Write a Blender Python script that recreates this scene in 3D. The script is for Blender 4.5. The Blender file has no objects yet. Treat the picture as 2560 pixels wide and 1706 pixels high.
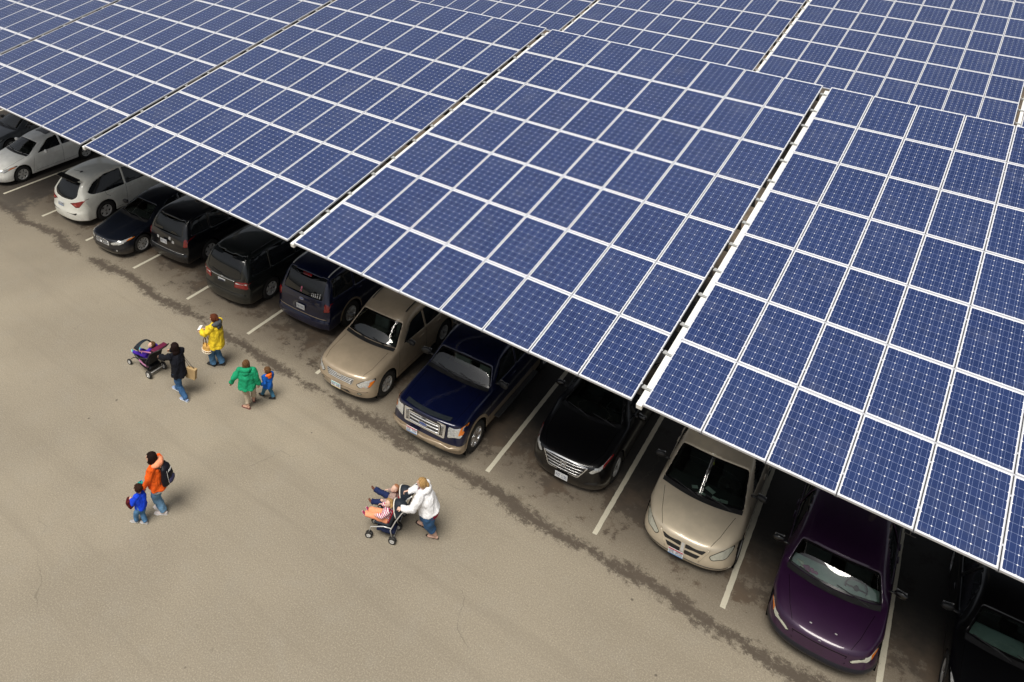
import bpy, bmesh, math, random
from mathutils import Vector, Matrix, noise
from mathutils.bvhtree import BVHTree
from mathutils.geometry import delaunay_2d_cdt, interpolate_bezier
R = math.radians
C = bpy.context.scene.collection
scene = bpy.context.scene
random.seed(7)

# ------------------------------------------------------------------ camera, sky, sun, exposure
cam = bpy.data.cameras.new('camera')
camo = bpy.data.objects.new('camera', cam); C.objects.link(camo)
camo.location = (29.3959, -12.8197, 14.6892)
camo.rotation_euler = (1.2039, -0.0276, 0.6439)
cam.sensor_fit = 'HORIZONTAL'; cam.sensor_width = 36
cam.lens = 36 * 2047.79 / 2560
cam.shift_x = 205.27 / 2560
cam.shift_y = -584.37 / 2560
cam.clip_end = 2000
scene.camera = camo
SUN_EL, SUN_AZ = R(66), R(172)          # azimuth measured clockwise from +Y
w = bpy.data.worlds.new('World'); scene.world = w; w.use_nodes = True
nt = w.node_tree; nt.nodes.clear()
sky = nt.nodes.new('ShaderNodeTexSky'); sky.sky_type = 'NISHITA'; sky.sun_disc = False
sky.sun_elevation = SUN_EL; sky.sun_rotation = SUN_AZ
sky.dust_density = 4; sky.air_density = 1; sky.ozone_density = 1
hs = nt.nodes.new('ShaderNodeHueSaturation'); hs.inputs['Saturation'].default_value = 0.28
bg = nt.nodes.new('ShaderNodeBackground'); bg.inputs['Strength'].default_value = 0.05
out = nt.nodes.new('ShaderNodeOutputWorld')
nt.links.new(sky.outputs[0], hs.inputs['Color']); nt.links.new(hs.outputs[0], bg.inputs[0]); nt.links.new(bg.outputs[0], out.inputs[0])
sun = bpy.data.lights.new('sun', 'SUN'); sun.energy = 2.4; sun.angle = R(32); sun.color = (1, .95, .86)
suno = bpy.data.objects.new('sun', sun); C.objects.link(suno)
sd = Vector((math.sin(SUN_AZ) * math.cos(SUN_EL), math.cos(SUN_AZ) * math.cos(SUN_EL), math.sin(SUN_EL)))
suno.rotation_euler = (-sd).to_track_quat('-Z', 'Y').to_euler()
scene.view_settings.view_transform = 'Standard'; scene.view_settings.look = 'None'
scene.view_settings.exposure = 0.68; scene.view_settings.gamma = 1

# ------------------------------------------------------------------ object helpers
def tag(o, label=None, cat=None, group=None, kind=None):
    if label: o['label'] = label
    if cat: o['category'] = cat
    if group: o['group'] = group
    if kind: o['kind'] = kind
    return o
def empty(name, loc=(0, 0, 0), rz=0, parent=None):
    o = bpy.data.objects.new(name, None); C.objects.link(o); o.location = loc; o.rotation_euler = (0, 0, rz)
    o.empty_display_size = .1
    if parent: o.parent = parent
    return o
def link(name, me, parent=None, mats=None, smooth=False):
    if mats is not None:
        for m in (mats if isinstance(mats, (list, tuple)) else [mats]): me.materials.append(m)
    if smooth is not None:
        for p in me.polygons: p.use_smooth = bool(smooth)
    o = bpy.data.objects.new(name, me); C.objects.link(o)
    if parent: o.parent = parent
    return o
def bmo(name, bm, mats, parent=None, smooth=False):
    bmesh.ops.recalc_face_normals(bm, faces=bm.faces)
    me = bpy.data.meshes.new(name); bm.to_mesh(me); bm.free()
    return link(name, me, parent, mats, smooth)
def box(bm, c, s, rot=None, mi=0, bev=0):
    """box centred at c with full size s"""
    g = bmesh.ops.create_cube(bm, size=1); vs = g['verts']
    m = Matrix.Translation(c) @ (rot.to_4x4() if rot else Matrix()) @ Matrix.Diagonal((*s, 1))
    bmesh.ops.transform(bm, matrix=m, verts=vs)
    fs = {f for v in vs for f in v.link_faces}
    for f in fs: f.material_index = mi
    if bev:
        es = {e for v in vs for e in v.link_edges}
        r = bmesh.ops.bevel(bm, geom=list(es), offset=bev, segments=2, affect='EDGES', profile=.5)
        for f in r['faces']: f.material_index = mi
def tube(bm, pts, rad, n=8, mi=0, cap=True, flat=1.0, up=None):
    """swept tube through pts; rad = number or list (each number or (ra, rb))"""
    pts = [Vector(p) for p in pts]; N = len(pts)
    if not isinstance(rad, (list, tuple)): rad = [rad] * N
    rings = []
    t0 = (pts[1] - pts[0]).normalized()
    u = Vector(up) if up is not None else (Vector((0, 0, 1)) if abs(t0.z) < .9 else Vector((0, 1, 0)))
    for i, p in enumerate(pts):
        t = ((pts[min(i + 1, N - 1)] - pts[max(i - 1, 0)])).normalized()
        a = t.cross(u)
        if a.length < 1e-5: a = t.orthogonal()
        a.normalize(); b = a.cross(t).normalized(); u = b
        r = rad[i]; ra, rb = (r if isinstance(r, (list, tuple)) else (r, r * flat))
        rings.append([bm.verts.new(p + a * ra * math.cos(2 * math.pi * k / n) + b * rb * math.sin(2 * math.pi * k / n)) for k in range(n)])
    for i in range(N - 1):
        for k in range(n):
            f = bm.faces.new((rings[i][k], rings[i][(k + 1) % n], rings[i + 1][(k + 1) % n], rings[i + 1][k])); f.material_index = mi; f.smooth = True
    if cap:
        for r in (rings[0], rings[-1]):
            f = bm.faces.new(r); f.material_index = mi
def ball(bm, c, r, seg=16, ring=10, rot=None, mi=0):
    r = r if isinstance(r, (list, tuple)) else (r, r, r)
    g = bmesh.ops.create_uvsphere(bm, u_segments=seg, v_segments=ring, radius=1)
    m = Matrix.Translation(c) @ (rot.to_4x4() if rot else Matrix()) @ Matrix.Diagonal((*r, 1))
    bmesh.ops.transform(bm, matrix=m, verts=g['verts'])
    for f in {f for v in g['verts'] for f in v.link_faces}: f.material_index = mi; f.smooth = True
def lathe(bm, prof, n=32, axis='X', c=(0, 0, 0), mi=0, closed=False):
    """prof: list of (a, r): position along the axis, radius"""
    rings = []
    for a, r in prof:
        ring = []
        for k in range(n):
            t = 2 * math.pi * k / n
            p = {'X': (a, r * math.cos(t), r * math.sin(t)), 'Z': (r * math.cos(t), r * math.sin(t), a), 'Y': (r * math.cos(t), a, r * math.sin(t))}[axis]
            ring.append(bm.verts.new(Vector(p) + Vector(c)))
        rings.append(ring)
    L = len(rings)
    for i in range(L if closed else L - 1):
        for k in range(n):
            f = bm.faces.new((rings[i][k], rings[i][(k + 1) % n], rings[(i + 1) % L][(k + 1) % n], rings[(i + 1) % L][k])); f.material_index = mi; f.smooth = True

# ------------------------------------------------------------------ material helpers
class NT:
    def __init__(s, name):
        s.m = bpy.data.materials.new(name); s.m.use_nodes = True; s.t = s.m.node_tree
        s.b = s.t.nodes['Principled BSDF']
    def n(s, kind, **kw):
        nd = s.t.nodes.new('ShaderNode' + kind)
        for k, v in kw.items(): setattr(nd, k, v)
        return nd
    def l(s, a, b): s.t.links.new(a, b)
    def put(s, sock, v):
        if hasattr(v, 'is_output'): s.l(v, sock)
        elif v is not None: sock.default_value = v
    def M(s, op, a, b=None, c=None, clamp=False):
        nd = s.n('Math', operation=op, use_clamp=clamp)
        for i, v in enumerate((a, b, c)):
            if v is not None: s.put(nd.inputs[i], v)
        return nd.outputs[0]
    def mix(s, f, a, b):
        nd = s.n('Mix', data_type='RGBA'); s.put(nd.inputs[0], f); s.put(nd.inputs[6], a); s.put(nd.inputs[7], b); return nd.outputs[2]
    def noise(s, co, scale, detail=4, rough=.55, dist=0):
        nd = s.n('TexNoise'); s.l(co, nd.inputs['Vector']); nd.inputs['Scale'].default_value = scale
        nd.inputs['Detail'].default_value = detail; nd.inputs['Roughness'].default_value = rough; nd.inputs['Distortion'].default_value = dist
        return nd.outputs['Fac']
    def ramp(s, f, stops):
        nd = s.n('ValToRGB'); s.l(f, nd.inputs[0]); el = nd.color_ramp.elements
        while len(el) < len(stops): el.new(.5)
        for e, (p, c) in zip(el, stops): e.position = p; e.color = (*c, 1) if len(c) == 3 else c
        return nd.outputs[0]
    def smooth(s, x, a, b):
        nd = s.n('MapRange', interpolation_type='SMOOTHSTEP'); s.put(nd.inputs[0], x); nd.inputs[1].default_value = a; nd.inputs[2].default_value = b
        return nd.outputs[0]
    def co(s, which='Object'): return s.n('TexCoord').outputs[which]
    def sep(s, v):
        nd = s.n('SeparateXYZ'); s.l(v, nd.inputs[0]); return nd.outputs
    def bump(s, h, strength=.3, dist=.01):
        nd = s.n('Bump'); nd.inputs['Strength'].default_value = strength; nd.inputs['Distance'].default_value = dist
        s.l(h, nd.inputs['Height']); s.l(nd.outputs[0], s.b.inputs['Normal'])
    def set(s, **kw):
        for k, v in kw.items(): s.put(s.b.inputs[k.replace('_', ' ')], v)
        return s
_mc = {}
def mat(name, col, rough=.5, metal=0, var=.12, scale=6, coat=0, spec=.5, emit=None):
    """plain material with a slight procedural variation of tone and gloss"""
    if name in _mc: return _mc[name]
    s = NT(name); co = s.co()
    f = s.noise(co, scale, 5, .6)
    a = tuple(c * (1 - var) for c in col) + (1,); b = tuple(min(1, c * (1 + var)) for c in col) + (1,)
    s.set(Base_Color=s.mix(s.smooth(f, .3, .7), a, b), Roughness=s.M('ADD', s.M('MULTIPLY', f, .12), max(0, rough - .06)), Metallic=metal, Coat_Weight=coat, Coat_Roughness=.05)
    s.b.inputs['Specular IOR Level'].default_value = spec
    _mc[name] = s.m; return s.m
def cloth(name, col, fold=12, depth=.35, rough=.85):
    if name in _mc: return _mc[name]
    s = NT(name); co = s.co()
    f = s.noise(co, fold, 3, .5, .6); g = s.noise(co, 90, 2)
    a = tuple(c * .82 for c in col) + (1,); b = tuple(min(1, c * 1.12) for c in col) + (1,)
    s.set(Base_Color=s.mix(s.smooth(g, .3, .7), a, b), Roughness=rough)
    s.b.inputs['Specular IOR Level'].default_value = .2
    s.bump(f, depth, .03)
    _mc[name] = s.m; return s.m

# ------------------------------------------------------------------ ground
STALL = 2.743; LA = -0.0538
g = NT('old_asphalt'); co = g.n('NewGeometry').outputs['Position']; xyz = g.sep(co)
big = g.noise(co, .35, 4, .5); mid = g.noise(co, 1.6, 5, .6, .3); fine = g.noise(co, 11, 6, .8); grit = g.noise(co, 34, 4, .85)
base = g.mix(g.smooth(big, .3, .7), (.238, .206, .156, 1), (.298, .259, .196, 1))
base = g.mix(g.M('MULTIPLY', g.smooth(g.noise(co, .13, 3, .5, .5), .42, .62), .5), base, (.235, .205, .158, 1))
base = g.mix(g.M('MULTIPLY', g.smooth(mid, .45, .75), .35), base, (.27, .245, .2, 1))
base = g.mix(g.M('MULTIPLY', g.smooth(fine, .48, .75), .4), base, (.21, .18, .135, 1))
base = g.mix(g.M('MULTIPLY', g.smooth(grit, .50, .64), .36), base, (.54, .48, .38, 1))
base = g.mix(g.M('MULTIPLY', g.smooth(grit, .50, .36), .38), base, (.16, .135, .105, 1))
base = g.mix(g.M('MULTIPLY', g.M('MULTIPLY', g.smooth(g.M('ADD', xyz[0], g.M('MULTIPLY', g.noise(co, .5, 4), 5)), 13.0, 4.0), g.smooth(xyz[1], -4.5, -.5)), .5), base, (.13, .112, .088, 1))  # darker to the left: damp asphalt plus vignette falloff put into the colour
mp_ = g.n('Mapping'); g.l(co, mp_.inputs[0]); mp_.inputs['Scale'].default_value = (.12, 2.2, 1); mp_.inputs['Rotation'].default_value = (0, 0, .06)
base = g.mix(g.M('MULTIPLY', g.smooth(g.noise(mp_.outputs[0], 1.0, 5, .65, .4), .50, .70), .30), base, (.20, .172, .132, 1))
base = g.mix(g.M('MULTIPLY', g.smooth(g.noise(co, 2.4, 8, .75), .56, .70), .22), base, (.17, .145, .11, 1))
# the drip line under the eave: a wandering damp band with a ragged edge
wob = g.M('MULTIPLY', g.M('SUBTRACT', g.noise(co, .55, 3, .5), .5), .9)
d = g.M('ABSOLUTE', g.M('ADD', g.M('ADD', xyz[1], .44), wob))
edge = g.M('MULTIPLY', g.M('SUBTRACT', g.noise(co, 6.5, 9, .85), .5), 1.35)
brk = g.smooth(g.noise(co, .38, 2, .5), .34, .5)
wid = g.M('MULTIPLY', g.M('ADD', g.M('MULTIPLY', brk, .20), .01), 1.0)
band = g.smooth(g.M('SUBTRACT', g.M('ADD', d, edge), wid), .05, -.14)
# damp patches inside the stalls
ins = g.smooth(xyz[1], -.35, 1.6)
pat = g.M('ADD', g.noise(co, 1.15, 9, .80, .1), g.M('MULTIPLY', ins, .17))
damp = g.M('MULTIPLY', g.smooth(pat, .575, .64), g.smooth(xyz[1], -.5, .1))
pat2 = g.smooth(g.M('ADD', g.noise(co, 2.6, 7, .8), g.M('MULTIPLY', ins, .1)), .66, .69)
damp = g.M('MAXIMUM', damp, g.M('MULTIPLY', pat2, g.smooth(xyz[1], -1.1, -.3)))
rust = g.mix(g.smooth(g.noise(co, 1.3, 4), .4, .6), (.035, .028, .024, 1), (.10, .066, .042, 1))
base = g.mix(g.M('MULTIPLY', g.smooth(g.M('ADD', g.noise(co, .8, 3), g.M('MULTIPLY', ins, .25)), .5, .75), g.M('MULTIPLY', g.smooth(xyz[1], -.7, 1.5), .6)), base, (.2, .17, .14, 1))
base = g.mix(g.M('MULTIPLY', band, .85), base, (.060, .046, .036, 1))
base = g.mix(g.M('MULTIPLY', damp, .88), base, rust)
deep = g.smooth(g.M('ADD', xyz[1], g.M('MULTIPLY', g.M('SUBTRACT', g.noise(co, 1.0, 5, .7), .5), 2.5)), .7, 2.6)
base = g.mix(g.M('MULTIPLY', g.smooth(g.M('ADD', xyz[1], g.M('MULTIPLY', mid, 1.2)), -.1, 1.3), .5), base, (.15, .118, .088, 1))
base = g.mix(g.M('MULTIPLY', deep, g.smooth(xyz[1], 12.0, 10.5)), base, (.035, .032, .029, 1))  # canopy shade painted into the ground colour beneath it
# far left wet area and small dark spots (gum, oil drips)
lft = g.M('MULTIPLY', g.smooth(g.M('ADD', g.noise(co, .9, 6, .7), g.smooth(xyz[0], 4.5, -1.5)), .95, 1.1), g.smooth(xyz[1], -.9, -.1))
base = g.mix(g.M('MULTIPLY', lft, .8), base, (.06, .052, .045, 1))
vo = g.n('TexVoronoi'); g.l(co, vo.inputs['Vector']); vo.inputs['Scale'].default_value = 1.7
spot = g.M('MULTIPLY', g.smooth(vo.outputs['Distance'], .06, .04), g.smooth(g.noise(co, .7, 2), .52, .6))
base = g.mix(g.M('MULTIPLY', spot, .75), base, (.07, .06, .05, 1))
wave = g.n('TexVoronoi', feature='DISTANCE_TO_EDGE')
cv = g.n('VectorMath', operation='ADD'); g.l(co, cv.inputs[0]); nz = g.n('TexNoise'); g.l(co, nz.inputs['Vector']); nz.inputs['Scale'].default_value = 1.2; nz.inputs['Detail'].default_value = 5
g.l(nz.outputs['Color'], cv.inputs[1]); g.l(cv.outputs[0], wave.inputs['Vector']); wave.inputs['Scale'].default_value = .16
crack = g.M('MULTIPLY', g.smooth(wave.outputs['Distance'], 0.0022, .0008), g.smooth(g.noise(co, .5, 2), .5, .62))
base = g.mix(g.M('MULTIPLY', crack, .35), base, (.09, .08, .065, 1))
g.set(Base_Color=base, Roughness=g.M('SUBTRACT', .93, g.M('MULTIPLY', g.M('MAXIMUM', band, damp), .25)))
g.b.inputs['Specular IOR Level'].default_value = .25
g.bump(g.M('ADD', g.M('MULTIPLY', grit, .6), fine), .2, .01)
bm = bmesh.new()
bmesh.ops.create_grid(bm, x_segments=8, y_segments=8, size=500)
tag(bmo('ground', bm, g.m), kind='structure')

p = NT('worn_paint'); co = p.n('NewGeometry').outputs['Position']
wear = p.smooth(p.noise(co, 26, 5, .8), .56, .72)
col = p.mix(wear, (.62, .58, .46, 1), (.24, .21, .16, 1))
p.set(Base_Color=col, Roughness=.9); p.bump(p.noise(co, 60, 3), .4, .01)
for k in range(-4, 14):
    bm = bmesh.new()
    x0, y0 = k * STALL, random.uniform(-.03, .03)
    dx, dy = math.sin(LA), math.cos(LA); hw = .052
    L = 5.3; n = 60; vs = []
    for i in range(n + 1):
        t = y0 + L * i / n
        j = [random.uniform(-.004, .004) for _ in range(2)]
        vs.append((bm.verts.new((x0 + dx * t - dy * (hw + j[0]), dy * t + dx * hw, .004)), bm.verts.new((x0 + dx * t + dy * (hw + j[1]), dy * t - dx * hw, .004))))
    for a, b in zip(vs, vs[1:]): bm.faces.new((a[0], a[1], b[1], b[0]))
    o = bmo('parking_line', bm, p.m); tag(o, kind='structure')

# ------------------------------------------------------------------ solar canopies
PU, PV, TILT = 1.0058, 1.6687, .2217
PW, PL = .990, 1.650
s = NT('solar_cells'); ob = s.sep(s.co()); P = .1575; MX, MY = (PW - 6 * P) / 2, (PL - 10 * P) / 2
X = s.M('SUBTRACT', ob[0], MX); Y = s.M('SUBTRACT', ob[1], MY)
def cen(v): return s.M('MULTIPLY', s.M('SUBTRACT', s.M('FRACT', s.M('DIVIDE', v, P)), .5), P)
fx, fy = cen(X), cen(Y); ax, ay = s.M('ABSOLUTE', fx), s.M('ABSOLUTE', fy)
inside = s.M('MULTIPLY', s.M('MULTIPLY', s.M('GREATER_THAN', X, 0), s.M('LESS_THAN', X, 6 * P)), s.M('MULTIPLY', s.M('GREATER_THAN', Y, 0), s.M('LESS_THAN', Y, 10 * P)))
cell = s.M('MULTIPLY', s.M('LESS_THAN', s.M('MAXIMUM', ax, ay), .0773), s.M('LESS_THAN', s.M('ADD', ax, ay), .1445))
cell = s.M('MULTIPLY', cell, inside)
bus = s.M('MULTIPLY', s.M('LESS_THAN', s.M('ABSOLUTE', s.M('SUBTRACT', ax, .0385)), .0012), cell)
idv = s.n('CombineXYZ'); s.l(s.M('FLOOR', s.M('DIVIDE', X, P)), idv.inputs[0]); s.l(s.M('FLOOR', s.M('DIVIDE', Y, P)), idv.inputs[1])
s.l(s.M('MULTIPLY', s.n('ObjectInfo').outputs['Random'], 77), idv.inputs[2])
wn = s.n('TexWhiteNoise', noise_dimensions='3D'); s.l(idv.outputs[0], wn.inputs[0])
cc = s.mix(wn.outputs[0], (.009, .023, .092, 1), (.014, .031, .116, 1))
cc = s.mix(s.M('MULTIPLY', s.n('ObjectInfo').outputs['Random'], .35), cc, (.022, .042, .13, 1))
cc = s.mix(bus, cc, (.24, .30, .50, 1))
gapc = s.M('MULTIPLY', inside, s.M('LESS_THAN', s.M('ADD', ax, ay), .1445))
back = s.mix(gapc, (.78, .79, .83, 1), (.34, .40, .60, 1))
fin = s.mix(cell, back, cc)
gd = s.n('NewGeometry').outputs['Position']; dust = s.M('ADD', s.smooth(s.noise(gd, 1.3, 6, .7), .48, .75), s.M('MULTIPLY', s.smooth(ob[1], .22, .0), s.smooth(s.noise(gd, 7, 4), .35, .7)))
fin = s.mix(s.M('MULTIPLY', dust, .05), fin, (.5, .5, .5, 1))
s.set(Base_Color=fin, Roughness=.35, Coat_Weight=.8, Coat_Roughness=.10, Coat_IOR=1.45)
s.b.inputs['Specular IOR Level'].default_value = .3
MCELL = s.m
MFRAME = mat('anodised_frame', (.55, .56, .60), .45, .2, .05)
MSTEEL = mat('white_steel', (.78, .78, .75), .5, 0, .06)
MGALV = mat('galvanised_steel', (.38, .385, .38), .5, .3, .15)
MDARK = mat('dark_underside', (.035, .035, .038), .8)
bm = bmesh.new()
fwid, hh = .011, .040
for (a, b) in (((0, 0), (PW, fwid)), ((0, PL - fwid), (PW, PL)), ((0, fwid), (fwid, PL - fwid)), ((PW - fwid, fwid), (PW, PL - fwid))):
    box(bm, ((a[0] + b[0]) / 2, (a[1] + b[1]) / 2, -hh / 2), (b[0] - a[0], b[1] - a[1], hh), mi=1)
e = fwid
f = bm.faces.new([bm.verts.new(q) for q in ((e, e, -.003), (PW - e, e, -.003), (PW - e, PL - e, -.003), (e, PL - e, -.003))]); f.material_index = 0
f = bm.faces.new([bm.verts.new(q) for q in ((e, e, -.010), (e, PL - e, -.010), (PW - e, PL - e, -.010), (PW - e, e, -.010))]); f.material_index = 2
for q in (.24, .76): box(bm, (PW + .004, q * PL, .001), (.03, .035, .006), mi=1)
pme = bpy.data.meshes.new('solar_panel'); bm.normal_update(); bm.to_mesh(pme); bm.free()
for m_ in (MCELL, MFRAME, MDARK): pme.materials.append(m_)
TW = 8 * PU
bm = bmesh.new(); box(bm, (0, 0, 0), (.06, 7 * PV, .008)); csm = bpy.data.meshes.new('light_block_strip'); bm.to_mesh(csm); bm.free(); csm.materials.append(MDARK)  # strip added under the column seams to block light leaking through
bm = bmesh.new(); box(bm, (-.075, 0, -.030), (.175, .045, .012)); box(bm, (-.13, .03, -.05), (.05, .06, .05)); box(bm, (-.06, 0, -.02), (.02, .02, .02))
tcm = bpy.data.meshes.new('trough_clamp'); bm.to_mesh(tcm); bm.free(); tcm.materials.append(MGALV)
def canopy(x0, y0, z0, label, group):
    root = empty('solar_canopy', (x0, y0, z0)); root.rotation_euler = (TILT, 0, 0)
    tag(root, label, 'solar canopy', group)
    for c in range(8):
        for r in range(7):
            o = bpy.data.objects.new('solar_panel', pme); C.objects.link(o); o.parent = root
            o.location = (c * PU + .004, r * PV + .009, random.uniform(-.0012, .0012)); o.rotation_euler = (random.uniform(-.0012, .0012), random.uniform(-.0012, .0012), 0)
    # backing strip between rows, cable trough in the gap, clamps, purlins, rafters, columns
    SL = 7 * PV
    bm = bmesh.new()
    for r in range(1, 7): box(bm, (TW / 2, r * PV, -.022), (TW - .03, .030, .018))
    bmo('row_strip', bm, MFRAME, root)
    for c in range(1, 8):
        o = bpy.data.objects.new('light_block_strip', csm); C.objects.link(o); o.parent = root; o.location = (c * PU - .004, SL / 2, -.046)
    bm = bmesh.new(); box(bm, (-.058, SL / 2 - .03, -.095), (.095, SL - .25, .085), bev=.006); box(bm, (-.058, .055, -.10), (.102, .11, .10), bev=.008)
    bmo('cable_trough', bm, MSTEEL, root)
    for r in range(7):
        for q in (.22, .75):
            o = bpy.data.objects.new('trough_clamp', tcm); C.objects.link(o); o.parent = root; o.location = (0, (r + q) * PV, 0)
    for r in range(7):
        for q in (.22, .75):
            bm = bmesh.new(); y = (r + q) * PV
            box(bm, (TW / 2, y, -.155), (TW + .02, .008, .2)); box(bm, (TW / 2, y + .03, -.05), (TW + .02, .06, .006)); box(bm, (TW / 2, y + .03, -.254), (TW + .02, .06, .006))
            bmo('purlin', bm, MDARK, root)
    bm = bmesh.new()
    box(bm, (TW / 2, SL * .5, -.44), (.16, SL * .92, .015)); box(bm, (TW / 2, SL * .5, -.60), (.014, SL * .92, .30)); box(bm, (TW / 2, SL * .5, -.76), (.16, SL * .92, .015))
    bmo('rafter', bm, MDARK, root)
    ct = math.cos(TILT); st = math.sin(TILT)
    ymid = SL * .66; zt = z0 + ymid * st - .76
    bm = bmesh.new()
    # vertical column, written in the tilted frame
    up = Vector((0, st, ct)); basep = Vector((TW / 2, ymid, -.76)) - up * (zt - .02)
    rot = Matrix(((1, 0, 0), (0, ct, st), (0, -st, ct)))
    mid_ = (Vector((TW / 2, ymid, -.76)) + basep) / 2
    box(bm, mid_, (.28, .28, zt), rot=rot, bev=.01)
    bmo('column', bm, MSTEEL, root)
    return root
NX, NY, NZ = 9.3927, -1.7677, 5.2612
near_lab = {-2: 'sliver of solar canopy in the upper left corner of the photo', -1: 'solar canopy section whose eave hangs over the white sedan with sunroof',
 0: 'solar canopy section whose eave hangs over the white wagon and dark vans', 1: 'solar canopy section above the tan utility vehicle, blue pickup and black crossover',
 2: 'closest solar canopy section, above the gold minivan and the purple minivan', 3: 'solar canopy section past the right edge of the front row'}
for k in range(-2, 4):
    canopy(NX + k * 3 * STALL, NY, NZ, near_lab[k], 'sections of the front solar canopy')
far_lab = {-1: 'rear row solar canopy section, leftmost seen beyond the front top edge',
 0: 'rear row solar canopy section between the two dark gaps at the top', 1: 'rear row solar canopy section filling the upper right corner',
 2: 'rear row solar canopy section just touching the right edge of the photo'}
for k in range(-1, 3):
    canopy(13.7197 + k * 3 * STALL, 19.4961 - PV * math.cos(TILT), 5.5836 - PV * math.sin(TILT), far_lab[k], 'sections of the rear solar canopy')

# ------------------------------------------------------------------ vehicles
# A body is a subdivided cage: stations along the car x columns around it (0 roof/hood centre .. 5 rocker),
# nose at y=0, tail at y=L, centre line x=0.  Holes (windows, wheel arches) are cut and panes set in them.
def lerp(a, b, t): return a + (b - a) * t
def build_cage(S):
    L, W = S['L'], S['W']; zb = S.get('zb', .22); ny = S.get('ny', .32); ty = S.get('ty', .22)
    zg, zh, yh = S['zg'], S['zh'], S.get('yh', .0)      # top of bumper, hood lip height and setback
    belt = S['belt']; bb = S.get('beltr', belt); wr = S['wr']; zm = S.get('zm', .72)
    hm, cw, wt = S['hood'], S['cowl'], S['wst']          # (y,z) hood middle, windscreen base, windscreen top
    rf = S['roof']                                       # list of two (y,z)
    rr, gb, tl = S['rr'], S['gb'], S['tail']             # roof rear, rear glass base, tail lip
    zt = S.get('zt', .62); bow = S.get('bow', .10); hw = S.get('hw', .80); nb = S.get('nb', .05); tb = S.get('tb', .05)
    fb, rbm = S.get('fwx', .52), S.get('rwx', .5)
    st = []
    def row(*p): st.append([Vector(q) for q in p])
    # front face
    row((0, .06, zb), (.45 * W, .07, zb), (.78 * W, .06 + .35 * ny, zb), (.93 * W, .06 + .8 * ny, zb), (.97 * W, .06 + 1.2 * ny, zb), (.97 * W, .12 + 1.45 * ny, zb))
    row((0, .0, zg * .72), (.45 * W, .015, zg * .72), (.80 * W, .33 * ny, zg * .72), (.955 * W, .85 * ny, zg * .74), (.995 * W, 1.5 * ny, zg * .76), (.97 * W, 1.9 * ny + .1, zb))
    row((0, nb * .4, zg), (.45 * W, nb * .4 + .015, zg), (.80 * W, nb * .5 + .33 * ny, zg), (.95 * W, .85 * ny + .03, zg), (1.0 * W, 1.8 * ny, zg * 1.0), (.97 * W, 2.2 * ny + .15, zb))
    row((0, yh, zh), (.42 * W, yh + .02, zh), (.76 * W, yh + .05 + .33 * ny, zh - .015), (.93 * W, yh + .12 + .8 * ny, zh - .05), (1.0 * W, 2.3 * ny + .1, lerp(zg, zm, .7)), (.97 * W, 2.6 * ny + .25, zb))
    hz = S.get('hz', .0)
    row((0, hm[0], hm[1]), (.42 * W, hm[0], hm[1] - .004), (hw * W * .98, hm[0] + .02, hm[1] - .035), (.945 * W, hm[0] + .08, hm[1] - .10 + hz), (1.0 * W, hm[0] + .15, zm), (.97 * W, hm[0] + .25, zb))
    # cabin
    row((0, cw[0], cw[1]), (.42 * W, cw[0] + bow * .25, cw[1]), (hw * W, cw[0] + bow, cw[1] - .02), (.95 * W, cw[0] + bow + .08, belt - .02), (1.0 * W, cw[0] + .25, zm), (.97 * W, cw[0] + .3, zb))
    row((0, wt[0], wt[1]), (.55 * wr, wt[0] + bow * .25, wt[1] - .005), (wr * .97, wt[0] + bow, wt[1] - .045), (.955 * W, wt[0] + bow + .02, belt), (1.0 * W, wt[0] + .1, zm), (.97 * W, wt[0] + .1, zb))
    for (y, z) in rf:
        row((0, y, z), (.55 * wr, y, z - .012), (wr, y, z - .055), (.96 * W, y, lerp(belt, bb, (y - wt[0]) / max(.1, rr[0] - wt[0]))), (1.0 * W, y, zm), (.97 * W, y, zb))
    row((0, rr[0], rr[1]), (.55 * wr, rr[0] - .01, rr[1] - .012), (wr * S.get('wrr', .97), rr[0] - .05, rr[1] - .055), (.955 * W, min(rr[0] - .02, L - ty * 1.3), bb), (.995 * W, min(rr[0], L - ty * 1.6), zm), (.97 * W, min(rr[0], L - ty * 2.2) - .05, zb))
    gw = S.get('gw', .80)
    row((0, gb[0], gb[1]), (.42 * W, gb[0] - .01, gb[1]), (gw * W, gb[0] - .10 * S.get('gbow', .7), gb[1]), (.935 * W, max(min(gb[0] - .10, L - ty * .8), rr[0] + .05), min(gb[1], bb) - .02), (.99 * W, max(L - ty * 1.4, rr[0] + .05) if gb[0] > L - .6 else gb[0], zm), (.97 * W, (L - ty * 1.9) if gb[0] > L - .6 else gb[0], zb))
    if gb[0] < L - .45:      # notchback: a deck between rear glass and tail
        y, z = lerp(gb[0], tl[0], .55), lerp(gb[1], tl[1], .5) + .01
        row((0, y, z), (.42 * W, y, z), (.76 * W, y, z - .02), (.93 * W, y, z - .07), (.995 * W, y, zm), (.97 * W, y - .1, zb))
    row((0, tl[0], tl[1]), (.42 * W, tl[0] - .01, tl[1]), (.78 * W, tl[0] - .28 * ty, tl[1] - .015), (.925 * W, tl[0] - .8 * ty, tl[1] - .04), (.985 * W, L - ty * 1.5, lerp(zt, tl[1], .4)), (.97 * W, L - ty * 1.7, zb))
    row((0, L - tb, zt + .02), (.45 * W, L - tb - .01, zt + .02), (.80 * W, L - tb - .3 * ty, zt + .02), (.945 * W, L - tb - .8 * ty, zt + .02), (.985 * W, L - ty * 1.35, zt), (.965 * W, L - ty * 1.55, zb))
    row((0, L, zt - .05), (.45 * W, L - .01, zt - .05), (.80 * W, L - .3 * ty, zt - .05), (.95 * W, L - .85 * ty, zt - .05), (.985 * W, L - ty * 1.2, zt - .12), (.965 * W, L - ty * 1.4, zb))
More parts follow.
